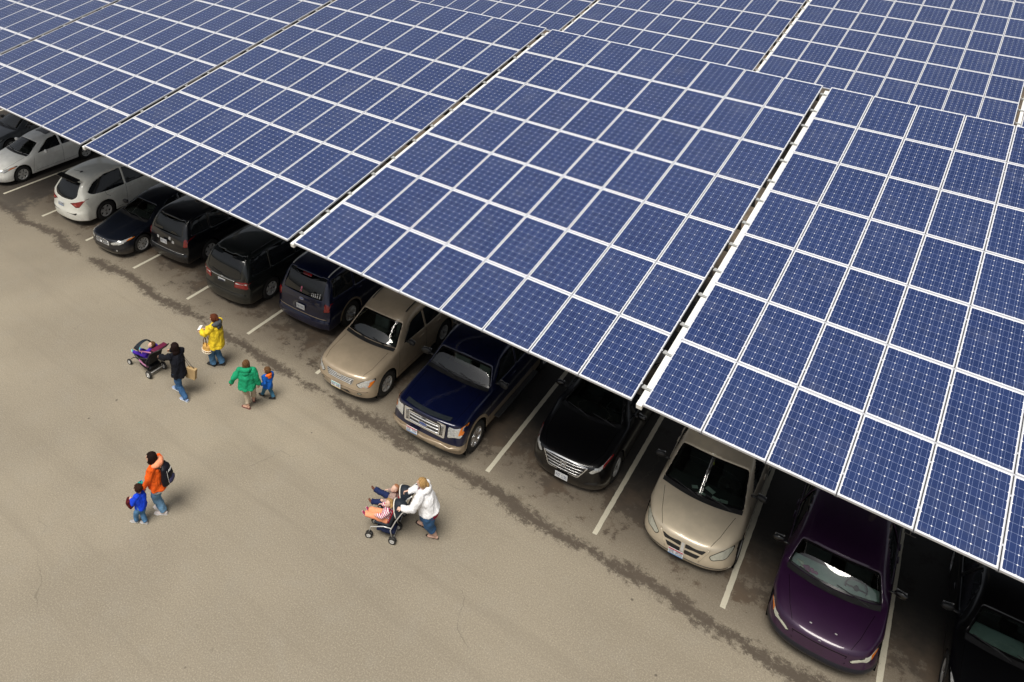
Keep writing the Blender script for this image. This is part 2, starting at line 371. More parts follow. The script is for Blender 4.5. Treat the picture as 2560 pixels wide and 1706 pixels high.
    row((0, L - .04, zb + .03), (.45 * W, L - .05, zb + .03), (.78 * W, L - .04 - .35 * ty, zb + .03), (.92 * W, L - .04 - .8 * ty, zb + .03), (.965 * W, L - ty * 1.1, zb + .02), (.955 * W, L - ty * 1.25, zb))
    return st
def body_mesh(S, lvl=4):
    st = build_cage(S)
    bm = bmesh.new(); G = []
    for r in st:
        half = [bm.verts.new(q) for q in r]
        left = [bm.verts.new((-q.x, q.y, q.z)) for q in r[1:]]
        G.append(left[::-1] + half)
    cl = bm.edges.layers.float.new('crease_edge')
    n = len(G[0])
    for i in range(len(G) - 1):
        for j in range(n - 1): bm.faces.new((G[i][j], G[i][j + 1], G[i + 1][j + 1], G[i + 1][j]))
    cr = {3: .35, 5: .75}; cr.update(S.get('crease', {}))
    for i, v in cr.items():
        for j in range(n - 1):
            e = bm.edges.get((G[i][j], G[i][j + 1]))
            if e: e[cl] = v
    for j in (2, 8):        # belt line crease; 3 / 7: roof rail
        for i in range(4, len(G) - 4):
            e = bm.edges.get((G[i][j], G[i + 1][j]))
            if e: e[cl] = .30
    for j in (3, 7):
        for i in range(2, len(G) - 3):
            e = bm.edges.get((G[i][j], G[i + 1][j]))
            if e: e[cl] = S.get('rail', .35)
    bmesh.ops.recalc_face_normals(bm, faces=bm.faces)
    me = bpy.data.meshes.new('cage'); bm.to_mesh(me); bm.free()
    o = bpy.data.objects.new('cage', me); C.objects.link(o)
    m = o.modifiers.new('s', 'SUBSURF'); m.levels = lvl; m.subdivision_type = 'CATMULL_CLARK'; m.boundary_smooth = 'ALL'
    dg = bpy.context.evaluated_depsgraph_get(); ev = o.evaluated_get(dg)
    bm = bmesh.new(); bm.from_mesh(ev.to_mesh()); ev.to_mesh_clear()
    bpy.data.objects.remove(o); bpy.data.meshes.remove(me)
    # make sure normals look outward
    bm.normal_update(); bm.faces.ensure_lookup_table()
    c = sum((f.normal.z * f.calc_area() for f in bm.faces))
    if c < 0: bmesh.ops.reverse_faces(bm, faces=bm.faces)
    return bm
def inpoly(x, y, P):
    r = False; j = len(P) - 1
    for i in range(len(P)):
        a, b = P[i], P[j]
        if (a[1] > y) != (b[1] > y) and x < (b[0] - a[0]) * (y - a[1]) / (b[1] - a[1] + 1e-12) + a[0]: r = not r
        j = i
    return r
def nearpoly(x, y, P):
    best = None; q = Vector((x, y))
    for i in range(len(P)):
        a, b = Vector(P[i - 1]), Vector(P[i]); ab = b - a
        t = max(0, min(1, (q - a).dot(ab) / (ab.length_squared + 1e-12))); c = a + ab * t; d = (q - c).length
        if best is None or d < best[0]: best = (d, c)
    return best
def rounded(P, r=.05, n=5):
    """round the corners of a 2D polygon; r number or list per corner"""
    out_ = []; N = len(P)
    for i in range(N):
        a, b, c = Vector(P[i - 1]), Vector(P[i]), Vector(P[(i + 1) % N]); rr_ = r[i] if isinstance(r, (list, tuple)) else r
        d1, d2 = (a - b), (c - b); k = min(rr_, d1.length * .45, d2.length * .45)
        if k < 1e-4: out_.append(tuple(b)); continue
        p, q = b + d1.normalized() * k, b + d2.normalized() * k
        for t in range(n + 1):
            t /= n; out_.append(tuple((1 - t) ** 2 * p + 2 * t * (1 - t) * b + t * t * q))
    return out_
AX = {'X': (1, 2, 0), 'Y': (0, 2, 1), 'Z': (0, 1, 2)}    # projection axis -> (2D u, 2D v, depth)
class Body:
    """body surface with projection helpers; view is one of +X -X +Y -Y +Z"""
    def __init__(s, S):
        s.S = S; s.bm = body_mesh(S); s.full = BVHTree.FromBMesh(s.bm)
    def ray(s, view, u, v, off=0.0):
        a = view[1]; sg = 1 if view[0] == '+' else -1
        iu, iv, idp = AX[a]; o = [0, 0, 0]; o[iu] = u; o[iv] = v; o[idp] = sg * 20
        d = [0, 0, 0]; d[idp] = -sg
        h = s.full.ray_cast(Vector(o), Vector(d))
        if h[0] is None: return None, None
        n = h[1] if h[1].dot(Vector(d)) < 0 else -h[1]
        return h[0] + n * off, n
    def cut(s, view, poly):
        a = view[1]; sg = 1 if view[0] == '+' else -1; iu, iv, idp = AX[a]
        bm = s.bm; dele = []
        xs = [p[0] for p in poly]; ys = [p[1] for p in poly]; bx = (min(xs), max(xs), min(ys), max(ys))
        for f in bm.faces:
            c = f.calc_center_median()
            if not (bx[0] < c[iu] < bx[1] and bx[2] < c[iv] < bx[3]): continue
            if f.normal[idp] * sg < .05 and a != 'X': continue
            if a == 'X' and (c.x * sg < .25 or abs(f.normal.x) < .02): continue
            if inpoly(c[iu], c[iv], poly): dele.append(f)
        vs = {v for f in dele for v in f.verts}
        bmesh.ops.delete(bm, geom=dele, context='FACES')
        for v in vs:
            if v.is_valid and v.is_boundary:
                d, c = nearpoly(v.co[iu], v.co[iv], poly)
                if d < .05: v.co[iu], v.co[iv] = c[0], c[1]
        for v in [v for v in bm.verts if not v.link_faces]: bm.verts.remove(v)
    def patch(s, bm, view, poly, off=.004, step=.05, mi=0, rim=0.0):
        """conformal patch over a 2D outline"""
        xs = [p[0] for p in poly]; ys = [p[1] for p in poly]
        pts = [Vector(p) for p in poly]; edges = [(i, (i + 1) % len(poly)) for i in range(len(poly))]
        u = min(xs) + step / 2
        while u < max(xs):
            v = min(ys) + step / 2
            while v < max(ys):
                if inpoly(u, v, poly) and nearpoly(u, v, poly)[0] > step * .3: pts.append(Vector((u, v)))
                v += step
            u += step
        r = delaunay_2d_cdt(pts, edges, [list(range(len(poly)))], 1, 1e-6)
        V = []
        for q in r[0]:
            h, n = s.ray(view, q.x, q.y, off); V.append((h, n))
        vm = [bm.verts.new(h) if h is not None else None for h, n in V]
        fs = []
        for t in r[2]:
            vv = [vm[k] for k in t]
            if None in vv: continue
            zz = [q.co for q in vv]
            if max((zz[i] - zz[i - 1]).length for i in range(len(zz))) > .5: continue
            try: f = bm.faces.new(vv)
            except ValueError: continue
            f.material_index = mi; f.smooth = True; fs.append(f)
        return fs
    def ring(s, bm, view, poly, wid=.03, off=.006, mi=0, inner=None):
        """conformal band along a closed outline, reaching inwards by wid (outwards if negative)"""
        c = Vector((sum(p[0] for p in poly) / len(poly), sum(p[1] for p in poly) / len(poly)))
        N = len(poly); ar = sum(poly[i - 1][0] * poly[i][1] - poly[i][0] * poly[i - 1][1] for i in range(N)); sg = 1 if ar > 0 else -1
        A = []; B = []
        for i in range(N):
            p = Vector(poly[i]); t = (Vector(poly[(i + 1) % N]) - Vector(poly[i - 1]))
            if t.length < 1e-9: t = Vector((1, 0))
            t.normalize(); nn = Vector((-t.y, t.x)) * sg; q = p + nn * wid
            h1, _ = s.ray(view, p.x, p.y, off); h2, _ = s.ray(view, q.x, q.y, off)
            A.append(bm.verts.new(h1) if h1 else None); B.append(bm.verts.new(h2) if h2 else None)
        for i in range(N):
            vv = (A[i - 1], A[i], B[i], B[i - 1])
            if None in vv: continue
            f = bm.faces.new(vv); f.material_index = mi; f.smooth = True
    def line(s, bm, view, pts, wid=.008, off=.0015, mi=0, step=.06, rad=None):
        """ribbon (or a tube when rad is given) following the surface along a 2D polyline"""
        P = []
        for a, b in zip(pts, pts[1:]):
            a, b = Vector(a), Vector(b); n = max(1, int((b - a).length / step))
            for i in range(n): P.append(a.lerp(b, i / n))
        P.append(Vector(pts[-1]))
        H = [(h, n) for h, n in (s.ray(view, q.x, q.y, off) for q in P) if h is not None]
        if len(H) < 2: return
        if rad:
            tube(bm, [h for h, n in H], rad, n=6, mi=mi); return
        L_ = []
        for i, (h, n) in enumerate(H):
            t = H[min(i + 1, len(H) - 1)][0] - H[max(i - 1, 0)][0]; d = t.cross(n).normalized() * wid / 2
            L_.append((bm.verts.new(h + d), bm.verts.new(h - d)))
        for a, b in zip(L_, L_[1:]):
            f = bm.faces.new((a[0], a[1], b[1], b[0])); f.material_index = mi; f.smooth = True
def mir(P): return [(-x, y) for x, y in P]

def paint(name, col, metal=.35, rough=.32, coat=1.0):
    if name in _mc: return _mc[name]
    s = NT(name); co = s.co()
    fl = s.noise(co, 900, 1); f = s.noise(co, 2.2, 4, .6)
    a = tuple(c * .92 for c in col) + (1,); b = tuple(min(1, c * 1.08) for c in col) + (1,)
    base = s.mix(s.smooth(f, .35, .7), a, b)
    z = s.sep(co)[2]
    grime = s.M('MULTIPLY', s.smooth(s.M('ADD', z, s.M('MULTIPLY', s.noise(co, 9, 4), .3)), .62, .25), .35)
    base = s.mix(grime, base, (.16, .135, .10, 1))
    s.set(Base_Color=base, Metallic=metal, Roughness=s.M('ADD', s.M('MULTIPLY', fl, .1), rough), Coat_Weight=coat, Coat_Roughness=.04)
    s.bump(s.noise(co, 3.5, 1), .04, .02)
    _mc[name] = s.m; return s.m
MGLASSD = mat('privacy_glass', (.012, .014, .016), .04, 0, .1, spec=.6)
MRUB = mat('tyre_rubber', (.022, .021, .020), .85, 0, .3, 20)
MBLK = mat('black_plastic', (.018, .018, .019), .45, 0, .2)
MBLKG = mat('gloss_black', (.008, .008, .009), .12, 0, .1)
MSEAM = mat('panel_gap', (.004, .004, .004), .9, 0, .1, spec=.1)
MCHR = mat('chrome', (.86, .86, .86), .24, .8, .05)
MALU = mat('alloy', (.70, .70, .69), .35, .45, .08)
MRED = mat('red_lens', (.28, .010, .012), .12, 0, .1, coat=1)
MAMB = mat('amber_lens', (.75, .20, .02), .15, 0, .1, coat=1)
MLENS = mat('lamp_lens', (.62, .63, .62), .08, .35, .25, 30, coat=1)
MLENSF = mat('faded_lens', (.50, .50, .42), .25, .1, .12, 12, coat=1)
MWHT = mat('white_plastic', (.75, .76, .76), .4, 0, .05)
MINT = mat('cabin_trim', (.05, .05, .052), .8, 0, .15)
MINTG = mat('grey_cabin_trim', (.18, .18, .165), .8, 0, .15)
s_ = NT('windscreen'); gl = s_.n('BsdfGlossy'); gl.inputs['Roughness'].default_value = .02; gl.inputs[0].default_value = (1, 1, 1, 1)
tr = s_.n('BsdfTransparent'); tr.inputs[0].default_value = (.62, .72, .68, 1); fr = s_.n('Fresnel'); fr.inputs[0].default_value = 1.55
mx = s_.n('MixShader'); s_.l(s_.M('MULTIPLY_ADD', fr.outputs[0], 1.2, .02), mx.inputs[0]); s_.l(tr.outputs[0], mx.inputs[1]); s_.l(gl.outputs[0], mx.inputs[2])
s_.l(mx.outputs[0], s_.t.nodes['Material Output'].inputs[0]); MWIND = s_.m

def wheel_meshes(r, wdt, rimr, spokes, style, rimm):
    bm = bmesh.new()
    h = wdt / 2
    lathe(bm, [(-h + .01, rimr), (-h, rimr + .02), (-h, r - .05), (-h + .02, r - .012), (-h + .045, r), (h - .045, r), (h - .02, r - .012), (h, r - .05), (h, rimr + .02), (h - .01, rimr)], 40, closed=True)
    for k in range(40):      # tread blocks on the shoulder
        t = 2 * math.pi * k / 40
        for sx in (-1, 1):
            rot = Matrix.Rotation(t, 3, 'X')
            box(bm, rot @ Vector((sx * (h - .03), 0, r - .004)), (.035, .02, .012), rot=rot)
    bmesh.ops.recalc_face_normals(bm, faces=bm.faces)
    tm = bpy.data.meshes.new('wheel'); bm.to_mesh(tm); bm.free(); tm.materials.append(MRUB)
    bm = bmesh.new()
    o = h - .012           # outer face of rim at +x
    lathe(bm, [(-h + .02, rimr + .004), (o, rimr + .006), (o, rimr - .018), (o - .02, rimr - .03), (-h + .02, rimr - .035)], 40)
    lathe(bm, [(o - .055, .001), (o - .055, rimr - .03)], 32, mi=1)
    lathe(bm, [(o - .012, .001), (o - .012, .05), (o - .02, .062), (o - .05, .07)], 20)
    lathe(bm, [(o - .009, .001), (o - .009, .028)], 16, mi=2)
    for k in range(spokes):
        rot = Matrix.Rotation(2 * math.pi * k / spokes, 3, 'X'); w0, w1 = style
        def V(x, y, z): return bm.verts.new(rot @ Vector((x, y, z)))
        a = [V(o - .012, -w0, .045), V(o - .012, w0, .045), V(o - .006, w1, rimr - .012), V(o - .006, -w1, rimr - .012)]
        b = [V(o - .05, -w0 - .006, .045), V(o - .05, w0 + .006, .045), V(o - .045, w1 + .006, rimr - .012), V(o - .045, -w1 - .006, rimr - .012)]
        bm.faces.new(a); bm.faces.new(b[::-1])
        for i in range(4): bm.faces.new((a[i], a[i - 1], b[i - 1], b[i]))
    for k in range(5):
        t = 2 * math.pi * (k + .5) / 5; box(bm, (o - .010, .04 * math.cos(t), .04 * math.sin(t)), (.008, .012, .012), mi=1)
    bmesh.ops.recalc_face_normals(bm, faces=bm.faces)
    rm = bpy.data.meshes.new('rim'); bm.to_mesh(rm); bm.free()
    for m_ in (rimm, MSEAM, MCHR): rm.materials.append(m_)
    return tm, rm
GLYPH = {'A': '01110100011000111111100011000110001', 'B': '11110100011000111110100011000111110', 'C': '01111100001000010000100001000001111', 'D': '11110100011000110001100011000111110',
 'E': '11111100001000011110100001000011111', 'F': '11111100001000011110100001000010000', 'G': '01111100001000010111100011000101111', 'H': '10001100011000111111100011000110001',
 'K': '10001100101010011000101001001010001', 'L': '10000100001000010000100001000011111', 'N': '10001110011010110011100011000110001', 'X': '10001100010101000100010101000110001',
 'Y': '10001100010101000100001000010000100', 'Z': '11111000010001000100010001000011111', '0': '01110100011000110001100011000101110', '1': '00100011000010000100001000010001110',
 '2': '01110100010000100010001000100011111', '4': '00010001100101010010111110001000010', '5': '11111100001111000001000011000101110', '3': '11111000010001000001000010001011100'[:35].ljust(35, '0'), '6': '01110100001000011110100011000101110', '7': '11111000010001000100010000100001000', '8': '01110100011000101110100011000101110', '9': '01110100011000101111000010001001110'}
def glyphs(bm, txt, w, h, org, ux, uz, nrm, mi=1):
    n = len(txt); cw_ = w / n; px = cw_ * .8 / 5; pz = h / 7
    for k, ch in enumerate(txt):
        g_ = GLYPH.get(ch)
        if not g_: continue
        for r in range(7):
            for c in range(5):
                if g_[r * 5 + c] == '1':
                    p0 = org + ux * (-w / 2 + k * cw_ + cw_ * .1 + c * px) + uz * (h / 2 - (r + 1) * pz)
                    f = bm.faces.new([bm.verts.new(p0 + ux * a * px + uz * b * pz + nrm * .003) for a, b in ((0, 0), (1, 0), (1, 1), (0, 1))]); f.material_index = mi
def plate(root, pos, ny_, txt, top, bot, tilt=0):
    """licence plate at local pos, facing -Y (ny_=-1) or +Y (ny_=1)"""
    bm = bmesh.new(); ux = Vector((-ny_, 0, 0)); uz = Vector((0, 0, 1)); nr = Vector((0, ny_, 0)); p = Vector(pos)
    box(bm, p, (.305, .012, .152), bev=.003)
    q = p + nr * .0065
    def band(z0, z1, mi):
        f = bm.faces.new([bm.verts.new(q + ux * a * .147 + uz * z + nr * .002) for a, z in ((-1, z0), (1, z0), (1, z1), (-1, z1))]); f.material_index = mi
    band(.044, .072, 2); band(-.072, -.05, 3)
    glyphs(bm, txt, .26, .075, q, ux, uz, nr)
    o = bmo('licence_plate', bm, [mat('plate_white', (.72, .74, .76), .4), mat('plate_ink', (.05, .07, .16), .5), mat('plate_' + top[0], top[1], .4), mat('plate_' + bot[0], bot[1], .4)], root)
    return o
PRED, PBLU, PTEAL, PYEL, PWH = ('red', (.55, .04, .05)), ('blue', (.16, .32, .62)), ('teal', (.2, .5, .5)), ('gold', (.65, .5, .2)), ('pale', (.7, .72, .74))

def seats(root, S, cm, ywh):
    """front seats, dashboard, wheel, floor: what the windscreen lets you see"""
    W = S['W']; cw, wt = S['cowl'], S['wst']; zf = cw[1] - .68
    bm = bmesh.new()
    box(bm, (0, cw[0] + .30, cw[1] - .16), (W * 1.62, .62, .16), bev=.04); box(bm, (0, cw[0] + .50, cw[1] - .28), (W * 1.6, .2, .25), bev=.04)
    bmo('dashboard', bm, S.get('dash', MINT), root)
    bm = bmesh.new(); ys = wt[0] + .25
    box(bm, (0, (cw[0] + S['L'] - .5) / 2, zf - .03), (W * 1.8, S['L'] - .5 - cw[0], .04))
    box(bm, (0, ys + 1.0, zf + .35), (W * 1.7, .1, .8), bev=.04)
    bmo('cabin_floor', bm, MINT, root)
    for sx in (-1, 1):
        bm = bmesh.new(); rot = Matrix.Rotation(R(-16), 3, 'X')
        box(bm, (sx * .37, ys - .05, zf + .28), (.5, .5, .14), bev=.05)
        box(bm, (sx * .37, ys + .28, zf + .62), (.48, .13, .62), rot=rot, bev=.05)
        box(bm, (sx * .37, ys + .41, zf + 1.0), (.27, .10, .17), rot=rot, bev=.04)
        for q in (-.06, .06): tube(bm, [(sx * .37 + q, ys + .35, zf + .85), (sx * .37 + q, ys + .4, zf + .97)], .008, 6)
        bmo('seat', bm, cm, root)
    bm = bmesh.new(); c = Vector((.37, ys - .42 if ywh is None else ywh, cw[1] - .04)); rot = Matrix.Rotation(R(62), 3, 'X')
    rg = [c + rot @ Vector((.185 * math.cos(t * math.pi / 12), .185 * math.sin(t * math.pi / 12), 0)) for t in range(25)]
    tube(bm, rg, .014, 8, cap=False); tube(bm, [c + rot @ Vector((-.17, 0, 0)), c, c + rot @ Vector((.17, 0, 0))], .014, 6); ball(bm, c, .05, 10, 8)
    tube(bm, [c, c + rot @ Vector((0, 0, -.25))], .025, 8)
    bmo('steering_wheel', bm, MINT, root)
    bm = bmesh.new(); box(bm, (0, wt[0] + .05, wt[1] - .24), (.24, .03, .065), bev=.012); tube(bm, [(0, wt[0] + .05, wt[1] - .22), (0, wt[0] + .06, wt[1] - .15)], .01, 6)
    bmo('rear_view_mirror', bm, MINT, root)

def vehicle(name, label, cat, S, pos, yaw, flip=False, group='vehicles parked nose or tail out along the aisle'):
    """pos = (x, y) of the bumper that faces the aisle"""
    L, W = S['L'], S['W']
    ang = yaw + (math.pi if flip else 0)
    d = Vector((-math.sin(ang), math.cos(ang), 0)); loc = Vector((pos[0], pos[1], 0)) - (d * L if flip else Vector((0, 0, 0)))
    root = empty(name, loc, ang); tag(root, label, cat, group)
    B = Body(S); PM = S['paint']
    # ---- wheel arches
    fa, ra, wr_ = S['fax'], S['rax'], S['wheel'][0]; wz = wr_; ar = S.get('arch', wr_ + .055)
    for y in (fa, ra):
        poly = [(y + ar * math.cos(t), wz + .01 + ar * math.sin(t)) for t in [math.pi * (k / 24) - .0 for k in range(25)]]
        poly += [(y - ar, 0), (y + ar, 0)]
        for v in '+-':
            B.cut(v + 'X', poly)
    # ---- side windows
    panes = []
    for P, nm in S.get('side', []):
        for v in '+-':
            B.cut(v + 'X', P); bm = bmesh.new(); B.patch(bm, v + 'X', [(lerp(sum(q[0] for q in P) / len(P), a, 1.03), lerp(sum(q[1] for q in P) / len(P), b, 1.05)) for a, b in P], off=-.010, step=.09)
            if len(bm.faces): bmo('side_window', bm, S.get('sideglass', MGLASSD), root, smooth=None)
            else: bm.free()
    # ---- windscreen (seen from +Z) and rear window (+Y or +Z)
    if S.get('ws'):
        P = S['ws']; B.cut('+Z', P); bm = bmesh.new()
        B.patch(bm, '+Z', [(x * 1.02, lerp(S['cowl'][0], y, 1.0)) for x, y in P], off=-.004, step=.07); wo = bmo('windscreen', bm, MWIND, root, smooth=None)
        bm = bmesh.new(); B.ring(bm, '+Z', P, wid=.035, off=-.0015); bmo('windscreen_border', bm, MBLKG, wo, smooth=None)
    if S.get('rw'):
        v, P = S['rw']; B.cut(v, P); bm = bmesh.new(); B.patch(bm, v, P, off=-.004, step=.07); rwo = bmo('rear_window', bm, S.get('rearglass', MGLASSD), root, smooth=None)
        bm = bmesh.new(); B.ring(bm, v, P, wid=.022, off=-.001); bmo('window_border', bm, MBLKG, rwo, smooth=None)
        S['rwo'] = rwo
    for f in B.bm.faces: f.smooth = True
    zs = S.get('twotone')
    for f in B.bm.faces:
        c = f.calc_center_median()
        if zs and zs(c): f.material_index = 1
    me = bpy.data.meshes.new('body'); B.bm.to_mesh(me)
    bo = link('body', me, root, [PM, S.get('paint2', MBLK)], smooth=None)
    sm = bo.modifiers.new('thick', 'SOLIDIFY'); sm.thickness = .012; sm.offset = -1
    # ---- arch liners, lips
    for y in (fa, ra):
        for sx in (-1, 1):
            bm = bmesh.new()
            n = 20; rr_ = ar + .004; x0, x1 = sx * (W - .03), sx * (W - .33)
            A_ = []
            for k in range(n + 1):
                t = math.pi * k / n
                A_.append((bm.verts.new((x0, y + rr_ * math.cos(t), wz + .01 + rr_ * math.sin(t))), bm.verts.new((x1, y + rr_ * math.cos(t), wz + .01 + rr_ * math.sin(t)))))
            A_.insert(0, (bm.verts.new((x0, y + rr_, .18)), bm.verts.new((x1, y + rr_, .18)))); A_.append((bm.verts.new((x0, y - rr_, .18)), bm.verts.new((x1, y - rr_, .18))))
            for a, b in zip(A_, A_[1:]): bm.faces.new((a[0], a[1], b[1], b[0]))
            bm.faces.new([a[1] for a in A_])
            if S.get('lip'):
                v = '+X' if sx > 0 else '-X'; t0 = [math.pi * k / 24 for k in range(25)]; lw = S['lip'][0]
                a = [B.ray(v, y + (ar + .002) * math.cos(t), wz + .01 + (ar + .002) * math.sin(t), .012)[0] for t in t0]
                b = [B.ray(v, y + (ar + lw) * math.cos(t), wz + .01 + (ar + lw) * math.sin(t), .008)[0] for t in t0]
                prev = None
                for p, q in zip(a, b):
                    if p is None or q is None or abs(p.x) < W * .8 or abs(q.x) < W * .8: prev = None; continue
                    cur = (bm.verts.new(p), bm.verts.new(q))
                    if prev: f = bm.faces.new((prev[0], prev[1], cur[1], cur[0])); f.material_index = 1
                    prev = cur
            bmo('wheel_arch', bm, [MSEAM, S['lip'][1] if S.get('lip') else MSEAM], root, smooth=None)
    # ---- wheels
    tm, rm = S['wm']
    for y in (fa, ra):
        for sx in (-1, 1):
            o = link('wheel', tm, root, smooth=None); o.location = (sx * (W - S.get('win', .02) - S['wheel'][1] / 2), y, wr_); o.rotation_euler = (random.uniform(0, 3), 0, 0 if sx > 0 else math.pi)
            r = link('rim', rm, o, smooth=None)
    # ---- underside
    bm = bmesh.new(); box(bm, (0, L / 2, S.get('zb', .22) + .03), (W * 1.3, L - .35, .05)); box(bm, (0, L / 2, S.get('zb', .22) + .035), (W * 1.8, (ra - fa) - 2 * ar - .1, .04))
    bmo('underbody', bm, MSEAM, root)
    # ---- panel gaps
    def gap(v, pts, w_=.008):
        bm = bmesh.new(); B.line(bm, v, pts, wid=w_)
        if len(bm.faces): bmo('panel_gap', bm, MSEAM, root, smooth=None)
        else: bm.free()
    for pts in S.get('gapX', []):
        for v in '+-': gap(v + 'X', pts)
    for pts in S.get('gapZ', []): gap('+Z', pts); gap('+Z', mir(pts))
    for pts in S.get('gapR', []): gap('+Y', pts, .009)
    # ---- door handles
    for (y, z) in S.get('handles', []):
        for v in ('+X', '-X'):
            h, n = B.ray(v, y, z, .012)
            if h is None: continue
            bm = bmesh.new(); box(bm, h, (.022, .18, .028), bev=.008); bmo('door_handle', bm, S.get('handlem', PM), root, smooth=True)
    # ---- door mirrors
    if S.get('mirror'):
        my, mz, mm = S['mirror']; ms = S.get('msize', 1)
        for sx in (-1, 1):
            bm = bmesh.new(); rot = Matrix.Rotation(sx * R(-10), 3, 'Z')
            ball(bm, (sx * (W + .10 * ms), my, mz), (.115 * ms, .055, .075 * ms), 16, 10, rot); tube(bm, [(sx * (W * .86), my + .02, mz - .06), (sx * (W + .03), my + .01, mz - .03)], (.03, .02) and .025, 8)
            mo = bmo('door_mirror', bm, mm, root, smooth=True)
            bm = bmesh.new(); box(bm, (sx * (W + .10 * ms), my + .05, mz), (.18 * ms, .008, .11 * ms), rot=rot, bev=.003); bmo('mirror_glass', bm, MCHR, mo)
    # ---- wipers
    if S.get('ws') and S.get('wipers', True):
        cw, wt = S['cowl'], S['wst']
        bm = bmesh.new()
        P = [(x, y) for x, y in S['cowlpoly']] if S.get('cowlpoly') else None
        if P: B.patch(bm, '+Z', P, off=.004, step=.08); bmo('cowl_grille', bm, MBLK, root, smooth=None)
        else: bm.free()
        for x0, x1 in S.get('wp', ((.62, .05), (-.02, -.6))):
            bm = bmesh.new(); bw = S.get('bow', .1)
            yy = lambda x: cw[0] + bw * (abs(x) / W) ** 2
            a, _ = B.ray('+Z', x0, yy(x0) - .02, .02); b, _ = B.ray('+Z', x1, yy(x1) + .10, .022)
            c, _ = B.ray('+Z', lerp(x0, x1, .45), yy(lerp(x0, x1, .45)) + .055, .035)
            if a and b and c: tube(bm, [a, c], .011, 6); tube(bm, [a.lerp(b, .28) + Vector((0, 0, .006)), b], .009, 6); bmo('wiper', bm, MBLK, root)
            else: bm.free()
    S['B'] = B; S['root'] = root
    if S.get('cabin', True) and S.get('ws'): seats(root, S, S.get('seatm', MINTG), None)
    return root, B
def lamp(root, B, view, P, m, name='headlight', off=.007, extra=None, both=True):
    for k in ((1, -1) if both else (1,)):
        Q = [(k * x, y) for x, y in P]; bm = bmesh.new()
        B.patch(bm, view, Q, off=off, step=.035); B.ring(bm, view, Q, wid=.012, off=off + .002, mi=1)
        if not len(bm.faces): bm.free(); continue
        o = bmo(name, bm, [m, MSEAM], root, smooth=None)
        for (P2, m2, nm) in (extra or []):
            bm = bmesh.new(); B.patch(bm, view, [(k * x, y) for x, y in P2], off=off + .004, step=.03)
            if len(bm.faces): bmo(nm, bm, m2, o, smooth=None)
            else: bm.free()
def piece(root, B, view, P, m, name, off=.006, step=.05, ring=None):
    bm = bmesh.new(); B.patch(bm, view, P, off=off, step=step); ms = [m]
    if ring: B.ring(bm, view, P, wid=ring[0], off=off + ring[2], mi=1); ms.append(ring[1])
    if len(bm.faces): return bmo(name, bm, ms, root, smooth=None)
    bm.free()
def bars(root, B, view, lines, rad, m, name='grille_bar', off=.012):
    bm = bmesh.new()
    for l in lines: B.line(bm, view, l, off=off, rad=rad)
    return bmo(name, bm, m, root, smooth=None) if len(bm.faces) else bm.free()
def ell(cx, cy, a, b, n=20): return [(cx + a * math.cos(2 * math.pi * k / n), cy + b * math.sin(2 * math.pi * k / n)) for k in range(n)]

# ---- wheels (tyre radius, width) and rims shared between vehicles
WM = {}
def wm(k, r, w_, rr, sp, st, m):
    if k not in WM: WM[k] = wheel_meshes(r, w_, rr, sp, st, m)
    return WM[k]
def wsP(S, ix=.10, top=.05):
    """windscreen outline seen from above"""
    cw, wt, bow = S['cowl'], S['wst'], S.get('bow', .1); W = S['W'] * S.get('hw', .8); xb, xt = W - .02, S['wr'] * .93
    lo = [(x, cw[0] + .035 + bow * (x / W) ** 2) for x in [xb * k / 8 for k in range(-8, 9)]]
    hi = [(x, wt[0] - top + bow * .8 * (x / W) ** 2) for x in [xt * k / 8 for k in range(8, -9, -1)]]
    P = lo + hi
    q = [lo[0]] + [lo[-1]]
    rad = [0.0] * len(P); rad[0] = rad[16] = .05; rad[17] = rad[-1] = .07
    return rounded(P, rad, 4)
def cowlP(S):
    cw, bow = S['cowl'], S.get('bow', .1); W = S['W'] * S.get('hw', .8)
    lo = [(x, cw[0] - .075 + bow * (x / W) ** 2) for x in [W * .97 * k / 8 for k in range(-8, 9)]]
    hi = [(x, cw[0] + .03 + bow * (x / W) ** 2) for x in [W * .97 * k / 8 for k in range(8, -9, -1)]]
    return lo + hi
def sidewin(pts, r=.05): return (rounded(pts, r, 4), 'side_window')
def base(**k):
    S = dict(k); S['ws'] = wsP(S); S['cowlpoly'] = cowlP(S); S['mirror'] = S.get('mirror') or (S['wst'][0] - .15, S['belt'] + .08, MBLK)
    return S
PSW = paint('pearl_white_paint', (.93, .93, .88), .0, .35)
PCW = paint('cream_white_paint', (.93, .93, .85), .0, .35)
PDS = paint('dark_slate_paint', (.006, .009, .018), .3, .28)
PBK = paint('black_blue_paint', (.003, .004, .008), .2, .25)
PGR = paint('charcoal_green_paint', (.016, .020, .020), .4, .3)
PNV = paint('navy_paint', (.003, .007, .040), .3, .28)
PTN = paint('tan_gold_paint', (.52, .42, .30), .35, .36)
PPB = paint('deep_blue_paint', (.002, .005, .036), .35, .25)
PPT = paint('arizona_tan_paint', (.38, .30, .21), .4, .35)
PXB = paint('jet_black_paint', (.002, .002, .003), 0, .25, .6)
PGV = paint('champagne_paint', (.66, .57, .43), .3, .36)
PPU = paint('plum_paint', (.030, .005, .038), .3, .38)
YAW = .05

